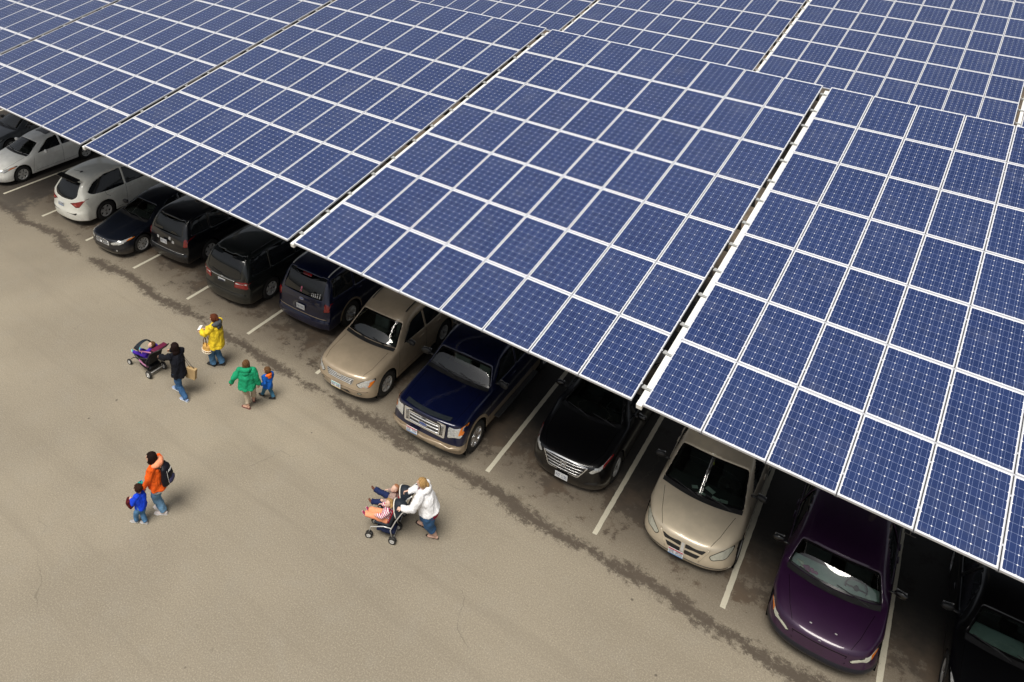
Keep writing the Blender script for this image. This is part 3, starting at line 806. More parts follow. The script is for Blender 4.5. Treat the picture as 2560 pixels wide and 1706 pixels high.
def sedan(col, **k):
    S = dict(L=4.8, W=.91, zb=.2, zg=.50, zh=.70, hood=(.72, .86), cowl=(1.24, .95), wst=(1.88, 1.38), roof=[(2.6, 1.46), (3.1, 1.45)], rr=(3.55, 1.39),
             gb=(4.2, 1.08), tail=(4.72, 1.05), belt=.92, wr=.57, zm=.66, zt=.66, paint=col, fax=.93, rax=3.72, wheel=(.325, .21), ny=.36, side=[
             sidewin([(1.68, .955), (2.28, 1.325), (2.66, 1.36), (2.66, .985)], [.03, .06, .03, .03]), sidewin([(2.73, .985), (2.73, 1.362), (3.2, 1.345), (3.78, 1.06), (3.72, 1.0)], [.03, .03, .05, .05, .03])],
             rw=('+Z', rounded([(-.52, 3.66), (.52, 3.66), (.66, 4.12), (-.66, 4.12)], .06)),
             gapX=[[(2.695, .25), (2.70, .96)], [(1.38, .28), (1.42, .6), (1.50, .93)], [(3.35, .6), (3.62, .78), (3.70, .96)], [(1.5, .30), (3.3, .32)]],
             gapZ=[[(.70, .25), (.715, .7), (.70, 1.16)]], handles=[(2.5, .80), (3.45, .82)])
    S.update(k); return base(**S)
W6 = wm('w6', .325, .21, .215, 6, (.035, .055), MALU); W10 = wm('w10', .325, .215, .22, 10, (.018, .022), MALU)
W5 = wm('w5', .365, .235, .225, 5, (.045, .06), MALU); WP = wm('wp', .40, .26, .255, 6, (.04, .06), MCHR)
W5d = wm('w5d', .365, .235, .225, 5, (.03, .075), MALU)

# ---- white sedan with sunroof
S = sedan(PSW, wm=W6, mirror=(1.9, 1.0, PSW))
root, B = vehicle('parked_car', 'white sedan with a dark sunroof, nose out, at the left edge', 'car', S, (-1.22, .05), YAW)
lamp(root, B, '-Y', rounded([(.50, .66), (.60, .56), (.80, .60), (.86, .72), (.84, .74)], .03), MLENS, extra=[(rounded([(.81, .65), (.85, .68), (.855, .715), (.81, .70)], .01), MAMB, 'indicator')])
piece(root, B, '+Z', rounded([(-.36, 2.35), (.36, 2.35), (.36, 2.85), (-.36, 2.85)], .06), MGLASSD, 'sunroof', ring=(.02, MSEAM, .001))
piece(root, B, '-Y', rounded([(-.35, .50), (.35, .50), (.40, .62), (-.40, .62)], .03), MBLK, 'grille')
piece(root, B, '-Y', rounded([(-.55, .28), (.55, .28), (.50, .38), (-.50, .38)], .03), MBLK, 'lower_grille')
bars(root, B, '-Y', [[(-.36, .54), (.36, .54)], [(-.38, .58), (.38, .58)]], .006, MCHR)

# ---- grey car beyond it, mostly under the eave
S = sedan(mat('dull_grey_paint', (.10, .11, .12), .35, .3, coat=.8), wm=W6)
root, B = vehicle('parked_car', 'grey car barely showing in the far left corner under the canopy', 'car', S, (-4.1, 1.1), YAW)
lamp(root, B, '-Y', rounded([(.50, .66), (.60, .56), (.80, .60), (.86, .72)], .03), MLENS)

# ---- white wagon, tail out
S = base(L=4.84, W=.945, zb=.24, zg=.60, zh=.84, hood=(.75, 1.0), cowl=(1.25, 1.08), wst=(2.05, 1.55), roof=[(2.8, 1.80), (3.6, 1.79)], rr=(4.36, 1.70), gb=(4.70, 1.12), tail=(4.76, .94),
         belt=1.0, beltr=1.12, wr=.66, wrr=.92, zm=.74, zt=.60, ty=.34, paint=PCW, fax=.95, rax=3.74, wheel=(.365, .235), wm=W5, gw=.70,
         side=[sidewin([(1.75, 1.06), (2.35, 1.56), (2.8, 1.66), (2.8, 1.07)], .04), sidewin([(2.87, 1.07), (2.87, 1.665), (3.5, 1.66), (4.0, 1.52), (4.32, 1.26), (4.15, 1.15), (3.6, 1.09)], [.03, .03, .1, .12, .06, .1, .1])],
         rw=('+Y', rounded([(-.50, 1.56), (.50, 1.56), (.62, 1.16), (.46, 1.03), (0, .99), (-.46, 1.03), (-.62, 1.16)], [.06, .06, .08, .12, .2, .12, .08])),
         gapX=[[(2.835, .3), (2.835, 1.05)], [(3.5, .86), (3.66, .98), (3.68, 1.1)], [(1.4, .3), (3.35, .32)], [(1.42, .3), (1.5, 1.0)]], handles=[(2.6, .93), (3.4, .96)], mirror=(1.95, 1.12, PCW))
root, B = vehicle('parked_wagon', 'white crossover wagon parked tail out with angular red tail lamps', 'car', S, (3.87, .2), YAW, True)
lamp(root, B, '+Y', rounded([(.36, .90), (.62, .78), (.74, .80), (.935, 1.06), (.90, 1.08), (.62, .97)], [.02, .02, .02, .02, .02, .04]), MRED, 'tail_lamp', extra=[(rounded([(.50, .87), (.62, .83), (.68, .85), (.60, .91)], .015), mat('pink_lens', (.55, .12, .10), .15), 'brake_lens')])
piece(root, B, '+Y', rounded([(-.62, .50), (.62, .50), (.68, .575), (-.68, .575)], .03), MBLK, 'bumper_pad')
bm = bmesh.new(); box(bm, (0, 4.47, 1.69), (1.10, .22, .035), rot=Matrix.Rotation(R(-8), 3, 'X'), bev=.012); bmo('spoiler', bm, MBLKG, root)
bm = bmesh.new(); box(bm, (-.1, 4.0, 1.765), (.05, .1, .03), bev=.01); tube(bm, [(-.1, 4.0, 1.78), (-.12, 4.28, 1.94)], .006, 6); bmo('antenna', bm, MBLK, root)
plate(root, (.12, 4.80, .78), 1, 'DYZ 4098', PWH, PBLU)
bm = bmesh.new(); B.line(bm, '+Y', [(.15, 1.02), (-.42, 1.08)], rad=.009, off=.02); bmo('rear_wiper', bm, MBLK, root)

# ---- dark sedan, nose out
S = sedan(PDS, wm=W10, wheel=(.325, .215))
root, B = vehicle('parked_car', 'dark slate sedan with multi spoke wheels, nose out beside the white wagon', 'car', S, (6.80, -.15), YAW)
lamp(root, B, '-Y', rounded([(.38, .58), (.45, .52), (.74, .56), (.855, .68), (.84, .72), (.60, .67)], .03), MLENS, extra=[(rounded([(.80, .64), (.84, .67), (.85, .705), (.80, .69)], .01), MAMB, 'indicator')])
piece(root, B, '-Y', rounded([(-.34, .47), (.34, .47), (.36, .62), (.2, .66), (-.2, .66), (-.36, .62)], .03), MBLK, 'grille', ring=(.012, MCHR, .004))
bars(root, B, '-Y', [[(-.34, z), (.34, z)] for z in (.50, .54, .58, .62)], .008, MCHR)
piece(root, B, '-Y', rounded([(-.5, .27), (.5, .27), (.45, .37), (-.45, .37)], .03), MBLK, 'lower_grille')
bm = bmesh.new(); lathe(bm, [(-.02, .055), (0, .055), (0, .042)], 20, 'Y', (0, -.012, .60)); tube(bm, [(-.04, -.015, .61), (.04, -.015, .61)], .006, 6); tube(bm, [(0, -.015, .645), (0, -.015, .56)], .006, 6); bmo('emblem', bm, MCHR, root)
lamp(root, B, '-Y', ell(.62, .35, .045, .04), MLENS, 'fog_lamp')

# ---- dark utility vehicle tail out (third)
def suv(col, **k):
    S = dict(L=4.85, W=.95, zb=.28, zg=.66, zh=.98, hood=(.75, 1.08), cowl=(1.3, 1.14), wst=(1.95, 1.62), roof=[(2.8, 1.76), (3.9, 1.75)], rr=(4.48, 1.70), gb=(4.72, 1.12), tail=(4.78, .98),
             belt=1.10, beltr=1.12, wr=.74, wrr=.98, zm=.80, zt=.58, ny=.24, ty=.16, paint=col, fax=.92, rax=3.72, wheel=(.365, .235), wm=W5d, tb=.10,
             side=[sidewin([(1.75, 1.14), (2.2, 1.54), (2.8, 1.62), (2.8, 1.14)], .03), sidewin([(2.87, 1.14), (2.87, 1.62), (3.6, 1.62), (3.6, 1.15)], .03), sidewin([(3.68, 1.16), (3.68, 1.62), (4.25, 1.60), (4.42, 1.2)], .04)],
             gapX=[[(2.835, .35), (2.835, 1.12)], [(3.35, .9), (3.6, 1.0), (3.64, 1.12)]], handles=[(2.6, 1.0), (3.45, 1.02)])
    S.update(k); return base(**S)
S = suv(PBK, rw=('+Y', rounded([(-.60, 1.60), (.60, 1.60), (.69, 1.17), (-.69, 1.17)], .05)))
root, B = vehicle('parked_suv', 'black utility vehicle, tail out, right next to the dark sedan', 'suv', S, (8.86, .78), YAW, True)
lamp(root, B, '+Y', rounded([(.78, .84), (.90, .86), (.915, 1.14), (.78, 1.12)], .02), MRED, 'tail_lamp')
plate(root, (0, 4.83, .90), 1, 'EHK 7715', PWH, PWH)
for x_, z_, nm in ((-.36, .93, 0), (.36, .93, 1), (-.2, 1.02, 2)):
    bm = bmesh.new(); B.patch(bm, '+Y', rounded([(x_ - .05, z_ - .05), (x_ + .05, z_ - .05), (x_ + .04, z_ + .05), (x_ - .05, z_ + .04)], .02), off=.004, step=.03); bmo('sticker', bm, mat('sticker_white', (.6, .6, .6), .5), root, smooth=None)
piece(root, B, '+Y', rounded([(-.80, .50), (.80, .50), (.82, .60), (-.82, .60)], .03), MBLK, 'bumper_pad')
bars(root, B, '+Y', [[(-.8, .61), (.8, .61)]], .008, MCHR, 'bumper_trim', .006)

# ---- charcoal minivan tail out
S = base(L=5.1, W=.975, zb=.22, zg=.56, zh=.82, hood=(.6, .98), cowl=(1.1, 1.06), wst=(1.95, 1.58), roof=[(2.8, 1.75), (4.0, 1.745)], rr=(4.84, 1.71), gb=(5.0, 1.05), tail=(5.04, .94),
         belt=1.0, beltr=1.04, wr=.79, wrr=.97, zm=.74, zt=.55, ny=.34, ty=.24, paint=PGR, fax=.95, rax=3.95, wheel=(.34, .23), wm=W5d, arch=.40, rail=.2,
         side=[sidewin([(1.75, 1.06), (2.3, 1.52), (2.8, 1.60), (2.8, 1.06)], .03), sidewin([(2.87, 1.06), (2.87, 1.60), (3.85, 1.61), (3.85, 1.07)], .03), sidewin([(3.93, 1.07), (3.93, 1.61), (4.55, 1.58), (4.68, 1.12)], .05)],
         rw=('+Y', rounded([(-.66, 1.63), (.66, 1.63), (.71, 1.06), (.5, 1.0), (-.5, 1.0), (-.71, 1.06)], [.06, .06, .04, .08, .08, .04])),
         gapX=[[(2.835, .3), (2.835, 1.04)], [(3.9, .95), (3.9, 1.06)], [(2.9, .88), (4.9, .90)]], handles=[(2.6, .92), (3.1, .93)])
root, B = vehicle('parked_minivan', 'charcoal grey minivan, tail out, with wide red and white tail lamps', 'minivan', S, (12.02, .5), YAW, True)
lamp(root, B, '+Y', rounded([(.48, .76), (.90, .74), (.955, .95), (.90, 1.0), (.50, .95)], .025), MRED, 'tail_lamp', extra=[(rounded([(.53, .885), (.88, .895), (.88, .94), (.54, .925)], .01), MWHT, 'reverse_lens')])
bars(root, B, '+Y', [[(-.5, .955), (.5, .955)]], .012, MCHR, 'tailgate_trim', .008)
plate(root, (0.03, 5.03, .82), 1, 'EBX 2791', PWH, PBLU)
bm = bmesh.new(); q = Vector((0, 5.035, .985))
for x_ in (-.035, .035): tube(bm, [q + Vector((x_, 0, -.03)), q + Vector((x_ * 1.1, 0, .03))], .007, 6)
tube(bm, [q + Vector((-.03, 0, 0)), q + Vector((.03, 0, 0))], .007, 6); bmo('emblem', bm, MCHR, root)
bm = bmesh.new(); B.line(bm, '+Y', [(.05, 1.03), (.5, 1.08)], rad=.009, off=.02); bmo('rear_wiper', bm, MBLK, root)
bars(root, B, '+Y', [[(-.84, .56), (.84, .56)]], .010, MBLK, 'bumper_trim', .004)
for sx in (-1, 1):
    bm = bmesh.new(); B.line(bm, '+Z', [(sx * .62, 2.3), (sx * .64, 4.4)], rad=.016, off=.03); bmo('roof_rail', bm, MBLK, root)

# ---- navy full size utility vehicle tail out
S = suv(PNV, L=5.15, W=1.0, zb=.32, zg=.70, zh=1.06, hood=(.8, 1.16), cowl=(1.4, 1.22), wst=(2.0, 1.74), roof=[(2.9, 1.92), (4.2, 1.91)], rr=(4.80, 1.85), gb=(5.03, 1.18), tail=(5.09, 1.05), belt=1.17, beltr=1.19, wr=.78, zm=.86, zt=.62,
        fax=.98, rax=4.0, wheel=(.39, .26), wm=wm('wn', .39, .26, .235, 8, (.025, .035), MALU), wrr=.97,
        side=[sidewin([(1.8, 1.22), (2.25, 1.66), (2.9, 1.77), (2.9, 1.22)], .03), sidewin([(2.97, 1.22), (2.97, 1.77), (3.75, 1.77), (3.75, 1.23)], .03), sidewin([(3.83, 1.24), (3.83, 1.77), (4.6, 1.75), (4.72, 1.27)], .04)],
        rw=('+Y', rounded([(-.68, 1.76), (.68, 1.76), (.73, 1.22), (-.73, 1.22)], .05)), lip=(.06, PPT), gapX=[[(2.935, .4), (2.935, 1.2)], [(3.55, 1.0), (3.79, 1.1), (3.79, 1.22)]], handles=[(2.7, 1.07), (3.6, 1.08)])
root, B = vehicle('parked_suv', 'navy blue utility vehicle, tail out, white family stickers on its rear window', 'suv', S, (14.80, 1.02), YAW, True)
lamp(root, B, '+Y', rounded([(.80, .90), (.955, .92), (.965, 1.17), (.80, 1.16)], .025), MRED, 'tail_lamp')
plate(root, (-.02, 5.11, .86), 1, 'FGA 5082', PWH, PWH)
piece(root, B, '+Y', ell(-.02, 1.10, .08, .035), mat('badge_blue', (.06, .10, .28), .3), 'emblem', ring=(.008, MCHR, .002))
piece(root, B, '+Y', rounded([(-.16, 1.71), (.16, 1.71), (.16, 1.76), (-.16, 1.76)], .01), MRED, 'brake_light')
rwo = S['rwo']
for k, x_ in enumerate((-.62, -.54, -.47, -.41, -.35)):
    bm = bmesh.new(); h_ = (.085, .08, .06, .05, .045)[k]
    B.patch(bm, '+Y', ell(x_, 1.285 + h_, .016, .018, 10), off=.003, step=.02); B.patch(bm, '+Y', rounded([(x_ - .02, 1.26), (x_ + .02, 1.26), (x_ + .012, 1.27 + h_ * .8), (x_ - .012, 1.27 + h_ * .8)], .005), off=.003, step=.02)
    bmo('sticker', bm, mat('sticker_white', (.6, .6, .6), .5), rwo, smooth=None)
bm = bmesh.new(); B.patch(bm, '+Y', ell(.05, 1.38, .03, .04, 10), off=.003, step=.02); B.line(bm, '+Y', [(.05, 1.35), (.03, 1.27)], wid=.018, off=.003); B.line(bm, '+Y', [(.05, 1.35), (.08, 1.28)], wid=.018, off=.0035)
bmo('sticker', bm, mat('sticker_pink', (.6, .15, .25), .5), rwo, smooth=None)
bm = bmesh.new(); B.line(bm, '+Y', [(0, 1.75), (.3, 1.69)], rad=.009, off=.02); bmo('rear_wiper', bm, MBLK, root)
bars(root, B, '+Y', [[(-.88, .66), (.88, .66)]], .010, PPT, 'bumper_trim', .004)
for sx in (-1, 1):
    bm = bmesh.new(); B.line(bm, '+Z', [(sx * .64, 2.3), (sx * .66, 4.6)], rad=.018, off=.035); bmo('roof_rail', bm, MALU, root)

# ---- tan utility vehicle nose out
S = base(L=4.57, W=.93, zb=.28, zg=.62, zh=.90, yh=.03, hood=(.62, 1.01), cowl=(1.22, 1.09), wst=(1.86, 1.70), roof=[(2.6, 1.82), (3.5, 1.80)], rr=(4.15, 1.72), gb=(4.4, 1.1), tail=(4.48, .98), belt=1.08, wr=.69, hw=.87, zm=.80, zt=.6, ny=.30,
         paint=PTN, fax=.86, rax=3.55, wheel=(.365, .235), wm=W6, lip=(.05, PTN), hz=.01, mirror=(1.75, 1.16, MBLK), bow=.13,
         side=[sidewin([(1.65, 1.11), (2.12, 1.5), (2.6, 1.575), (2.6, 1.11)], .03), sidewin([(2.67, 1.11), (2.67, 1.58), (3.4, 1.57), (3.4, 1.12)], .03), sidewin([(3.47, 1.12), (3.47, 1.57), (3.95, 1.53), (4.1, 1.16)], .04)],
         gapX=[[(2.635, .35), (2.635, 1.08)], [(1.36, .35), (1.40, 1.0)], [(3.2, .9), (3.42, 1.0), (3.43, 1.1)], [(1.4, .40), (3.1, .42)]], gapZ=[[(.60, .16), (.69, .5), (.70, 1.16)]], handles=[(2.4, .96), (3.25, .98)])
S['wm'] = wm('w6s', .365, .235, .215, 6, (.03, .042), MALU)
root, B = vehicle('parked_suv', 'tan gold utility vehicle, nose out, beside the navy one', 'suv', S, (17.62, -.36), YAW)
lamp(root, B, '-Y', rounded([(.50, .68), (.58, .60), (.82, .62), (.865, .74), (.86, .82), (.66, .80)], .03), MLENS, extra=[(rounded([(.66, .62), (.82, .635), (.855, .72), (.86, .77), (.80, .76), (.79, .67)], .01), MAMB, 'indicator')])
piece(root, B, '-Y', rounded([(-.38, .62), (.38, .62), (.45, .82), (-.45, .82)], .04), MBLK, 'grille', ring=(.016, MCHR, .004))
bars(root, B, '-Y', [[(-.36 - .02 * i, .655 + .045 * i), (.36 + .02 * i, .655 + .045 * i)] for i in range(4)], .010, MALU)
piece(root, B, '-Y', ell(0, .78, .075, .038), MCHR, 'emblem', off=.025)
piece(root, B, '-Y', rounded([(-.34, .34), (.34, .34), (.28, .42), (-.28, .42)], .03), MBLK, 'lower_grille')
lamp(root, B, '-Y', ell(.60, .42, .06, .035), MLENSF, 'fog_lamp')
bars(root, B, '-Y', [[(-.8, .50), (.8, .50)]], .012, mat('tan_trim', (.22, .17, .12), .5), 'bumper_trim', .002)
plate(root, (-.08, -.03, .46), -1, '907 KHB', PTEAL, PYEL)
for sx in (-1, 1):
    bm = bmesh.new(); B.line(bm, '+Z', [(sx * .55, 2.15), (sx * .57, 3.9)], rad=.016, off=.035); bmo('roof_rail', bm, MBLK, root)

# ---- blue pickup nose out
S = base(L=5.9, W=1.0, zb=.34, zg=.70, zh=1.13, yh=.05, nb=.10, hood=(.75, 1.24), cowl=(1.44, 1.26), wst=(1.90, 1.80), roof=[(2.5, 1.92), (3.4, 1.91)], rr=(3.85, 1.87), gb=(3.98, 1.32), tail=(5.84, 1.32), belt=1.22, beltr=1.24, wr=.78, zm=.90, zt=.72,
         ny=.17, ty=.10, paint=PPB, paint2=PPT, twotone=lambda c: c.z < .60, fax=.86, rax=4.6, wheel=(.40, .26), wm=WP, lip=(.075, PPT), arch=.47, mirror=(1.78, 1.36, MBLK), msize=1.25, bow=.10, hw=.90,
         crease={3: .6, 2: .5, 5: .8}, side=[sidewin([(1.78, 1.28), (2.2, 1.70), (2.75, 1.77), (2.75, 1.28)], .03), sidewin([(2.82, 1.28), (2.82, 1.77), (3.55, 1.76), (3.65, 1.30)], .03)],
         gapX=[[(2.785, .45), (2.785, 1.25)], [(1.48, .45), (1.50, 1.2)], [(3.72, .45), (3.72, 1.25)], [(4.0, .45), (4.02, 1.3)]], gapZ=[[(.70, .16), (.74, .6), (.76, 1.3)]], handles=[(2.6, 1.12), (3.5, 1.13)],
         seatm=mat('pale_leather', (.30, .30, .26), .6))
root, B = vehicle('pickup_truck', 'dark blue pickup truck with a tan lower body and big chrome grille', 'pickup truck', S, (20.42, -.50), YAW)
gp = rounded([(-.56, .72), (.56, .72), (.58, 1.09), (-.58, 1.09)], .04)
piece(root, B, '-Y', gp, MBLK, 'grille', off=.012)
bm = bmesh.new(); B.ring(bm, '-Y', gp, wid=.05, off=.03); B.ring(bm, '-Y', rounded([(-.43, .74), (.43, .74), (.44, 1.05), (-.44, 1.05)], .03), wid=.03, off=.034); bmo('grille_surround', bm, MCHR, root, smooth=None)
bars(root, B, '-Y', [[(-.42, z), (.42, z)] for z in (.80, .90, .99)], .019, MCHR, off=.03)
bars(root, B, '-Y', [[(x_, .76), (x_, 1.05)] for x_ in [-.40 + .04 * k for k in range(21)]], .003, mat('grey_mesh', (.2, .2, .2), .5), 'grille_mesh', .016)
bars(root, B, '-Y', [[(s2 * x_, .76), (s2 * x_, 1.05)] for x_ in (.475, .505, .53) for s2 in (-1, 1)], .007, MCHR, 'grille_fin', .022)
piece(root, B, '-Y', ell(0, .90, .125, .052, 28), mat('badge_blue', (.06, .10, .28), .3), 'emblem', off=.056, ring=(.012, MCHR, .003))
lamp(root, B, '-Y', rounded([(.62, .76), (.93, .80), (.945, 1.06), (.62, 1.05)], .025), MLENS, extra=[(rounded([(.86, .86), (.935, .87), (.942, 1.05), (.88, 1.05)], .015), MAMB, 'indicator')])
piece(root, B, '-Y', rounded([(-.50, .38), (.50, .38), (.46, .50), (-.46, .50)], .03), MBLK, 'lower_grille')
lamp(root, B, '-Y', ell(.68, .47, .07, .04), MBLK, 'fog_lamp')
P_ = [(-.94, .47), (-.5, .44), (.5, .44), (.94, .47), (.95, .60), (.5, .575), (-.5, .575), (-.95, .60)]
bm = bmesh.new()
for off_ in (.05,): B.patch(bm, '-Y', P_, off=off_, step=.06)
o = bmo('front_bumper', bm, PPT, root, smooth=None); sm = o.modifiers.new('t', 'SOLIDIFY'); sm.thickness = .05; sm.offset = -1
bm = bmesh.new(); B.patch(bm, '+Z', [(x_, .10 + .25 * abs(x_) ** 2.2) for x_ in [-.62 + .124 * k for k in range(11)]] + [(x_, .23 + .25 * abs(x_) ** 2.2) for x_ in [.62 - .124 * k for k in range(11)]], off=.022, step=.05); bmo('bug_deflector', bm, mat('smoked_acrylic', (.02, .025, .03), .06), root, smooth=None)
plate(root, (-.28, -.045, .60), -1, 'EDB 3094', PRED, PBLU)
bm = bmesh.new(); tube(bm, [(.33, .0, .42), (.33, -.06, .42), (.36, -.06, .42), (.36, 0, .42)], .012, 6); bmo('tow_hook', bm, MBLK, root)
for sx in (-1, 1):
    bm = bmesh.new(); box(bm, (sx * 1.04, 2.75, .42), (.14, 2.1, .04), bev=.015); bmo('running_board', bm, MBLK, root)

# ---- black crossover nose out
S = base(L=5.0, W=.95, zb=.22, zg=.52, zh=.84, yh=.05, hood=(.75, 1.0), cowl=(1.38, 1.05), wst=(2.15, 1.50), roof=[(2.8, 1.64), (3.3, 1.62)], rr=(3.85, 1.53), gb=(4.72, 1.15), tail=(4.92, 1.06), belt=1.02, wr=.58, zm=.74, zt=.7, ny=.40,
         paint=PXB, fax=1.0, rax=3.8, wheel=(.35, .235), wm=W5, bow=.15, side=[sidewin([(1.85, 1.06), (2.4, 1.44), (2.85, 1.5), (2.85, 1.06)], .03), sidewin([(2.92, 1.06), (2.92, 1.5), (3.4, 1.48), (4.1, 1.2), (4.0, 1.09)], .04)],
         gapX=[[(2.885, .3), (2.885, 1.04)]], gapZ=[[(.50, .14), (.70, .6), (.72, 1.3)]], handles=[(2.65, .92)], mirror=(2.0, 1.12, PXB), seatm=MINT)
root, B = vehicle('parked_car', 'jet black crossover, nose out, with a shiny slatted grille', 'car', S, (23.52, .62), YAW)
gp = rounded([(-.36, .50), (.36, .50), (.54, .78), (.3, .82), (-.3, .82), (-.54, .78)], [.05, .05, .02, .1, .1, .02])
piece(root, B, '-Y', gp, MBLK, 'grille', ring=(.02, MCHR, .006))
bars(root, B, '-Y', [[(-.37 - .13 * i / 3, z), (0, z - .004), (.37 + .13 * i / 3, z)] for i, z in enumerate((.56, .63, .70, .77))], .012, MCHR)
bm = bmesh.new(); ep, _ = B.ray('-Y', 0, .70, .035)
for x_ in (-.038, .038): tube(bm, [ep + Vector((x_ * .8, 0, -.045)), ep + Vector((x_ * 1.15, 0, .045))], .010, 6)
tube(bm, [ep + Vector((-.036, 0, 0)), ep + Vector((.036, 0, 0))], .010, 6); B.ring(bm, '-Y', rounded([(-.06, .645), (.06, .645), (.075, .755), (-.075, .755)], .02), wid=.010, off=.03); bmo('emblem', bm, MCHR, root)
lamp(root, B, '-Y', rounded([(.55, .70), (.62, .66), (.80, .74), (.88, .86), (.86, .88), (.64, .78)], .02), MLENS, extra=[(rounded([(.80, .76), (.875, .86), (.86, .875), (.79, .82)], .008), MRED, 'indicator')])
plate(root, (0, -.025, .40), -1, 'FXZ 1150', PWH, PWH)
piece(root, B, '-Y', rounded([(.50, .36), (.75, .40), (.78, .48), (.55, .44)], .02), MBLK, 'fog_vent'); piece(root, B, '-Y', mir(rounded([(.50, .36), (.75, .40), (.78, .48), (.55, .44)], .02)), MBLK, 'fog_vent')

# ---- gold minivan nose out
def van(col, **k):
    S = dict(L=4.8, W=.975, zb=.27, zg=.52, zh=.78, yh=.08, hood=(.55, .95), cowl=(1.02, 1.06), wst=(1.90, 1.60), bow=.17, roof=[(2.7, 1.75), (3.8, 1.74)], rr=(4.45, 1.66), gb=(4.68, 1.1), tail=(4.72, .98), belt=1.02, wr=.77, zm=.72, zt=.6,
             ny=.46, hw=.88, paint=col, fax=.92, rax=3.8, wheel=(.33, .215), arch=.385, rail=.25, side=[sidewin([(1.72, 1.08), (2.25, 1.52), (2.75, 1.60), (2.75, 1.08)], .03), sidewin([(2.82, 1.08), (2.82, 1.60), (3.7, 1.61), (3.7, 1.08)], .03), sidewin([(3.77, 1.08), (3.77, 1.61), (4.3, 1.56), (4.42, 1.14)], .04)],
             gapX=[[(2.785, .3), (2.785, 1.05)], [(1.42, .3), (1.45, 1.0)]], gapZ=[[(.47, .14), (.60, .45), (.74, .98)]], handles=[(2.6, .9), (2.95, .9)])
    S.update(k); return base(**S)
S = van(PGV, wm=W6, mirror=(1.62, 1.18, MBLK), seatm=MINT)
root, B = vehicle('parked_minivan', 'champagne gold minivan, nose out, papers on its dashboard', 'minivan', S, (26.43, .25), YAW)
GVROOT, GVB, GVS = root, B, S
gp = rounded([(-.30, .47), (.30, .47), (.46, .70), (-.46, .70)], [.08, .08, .04, .04])
for sx in (-1, 1):
    for a_, b_ in ((.48, .565), (.605, .69)):
        w0, w1 = .29 + (a_ - .47) * .7, .29 + (b_ - .47) * .7
        piece(root, B, '-Y', [(sx * x_, z_) for x_, z_ in rounded([(.045, a_), (w0, a_), (w1, b_), (.045, b_)], .02)], MBLK, 'grille', off=.004, step=.04)
bars(root, B, '-Y', [[(-.34, .44), (-.50, .74)], [(.34, .44), (.50, .74)]], .012, PGV, 'grille_surround', .008)
bm = bmesh.new(); B.patch(bm, '-Y', rounded([(-.03, .50), (.03, .50), (.03, .70), (-.03, .70)], .01), off=.016); bmo('emblem', bm, MALU, root, smooth=None)
lamp(root, B, '-Y', rounded([(.50, .62), (.56, .54), (.80, .58), (.885, .70), (.87, .78), (.68, .74)], .05), MLENSF)
plate(root, (-.10, -.02, .44), -1, 'DXE 8520', PRED, PBLU)
bars(root, B, '-Y', [[(-.86, .36), (.86, .36)]], .008, MBLK, 'bumper_trim', .002)
# ---- plum minivan nose out
S = van(PPU, hood=(.52, .90), cowl=(1.03, .98), wst=(1.56, 1.54), zh=.74, zg=.50, wm=wm('wv', .325, .205, .19, 7, (.03, .04), MALU), twotone=lambda c: c.z < .455, paint2=mat('dark_bumper', (.012, .013, .022), .5), hw=.86, wr=.74, roof=[(2.6, 1.70), (3.8, 1.69)], rr=(4.45, 1.63), dash=mat('reflected_sky_teal', (.46, .60, .56), .7), mirror=(1.55, 1.12, PXB), seatm=MINT)  # teal dashboard colour stands in for sky reflected in the windscreen
root, B = vehicle('parked_minivan', 'plum purple minivan, nose out, deep in the canopy shade', 'minivan', S, (29.13, -.28), YAW)
PVROOT, PVB, PVS = root, B, S
lamp(root, B, '-Y', rounded([(.50, .59), (.52, .55), (.80, .58), (.90, .67), (.895, .70), (.70, .65)], .02), MLENSF, extra=[(rounded([(.82, .60), (.89, .67), (.89, .695), (.81, .67)], .008), MAMB, 'indicator')])
for a_, b_ in ((.50, .53), (.60, .63)):
    piece(root, B, '-Y', rounded([(-.44, a_), (.44, a_), (.46, b_), (-.46, b_)], .012), MSEAM, 'grille', off=.004)
bars(root, B, '-Y', [[(-.46, .64), (-.3, .655), (.3, .655), (.46, .64)]], .007, MSEAM, 'hood_gap', .001)
bm = bmesh.new(); lathe(bm, [(-.004, .022), (0, .026), (.004, .022)], 16, 'Y', B.ray('-Y', 0, .70, .006)[0]); bmo('emblem', bm, MCHR, root)
for x_, y_ in ((-.2, .28), (.22, .30)):
    bm = bmesh.new(); h, n = B.ray('+Z', x_, y_, .006); box(bm, h, (.04, .02, .012), bev=.004); bmo('washer_jet', bm, MALU, root)
# ---- black car at the lower right corner
S = sedan(PXB, wm=W5, wheel=(.325, .215), dash=mat('reflected_sky_teal', (.46, .60, .56), .7), seatm=MINT)  # same teal dashboard, sky reflection put into its colour
root, B = vehicle('parked_car', 'black car cut by the lower right corner, only its pale windscreen showing', 'car', S, (31.95, .05), YAW)
lamp(root, B, '-Y', rounded([(.50, .66), (.60, .56), (.80, .60), (.86, .72)], .03), MLENS)
piece(root, B, '-Y', rounded([(-.34, .47), (.34, .47), (.36, .62), (-.36, .62)], .03), MBLK, 'grille')

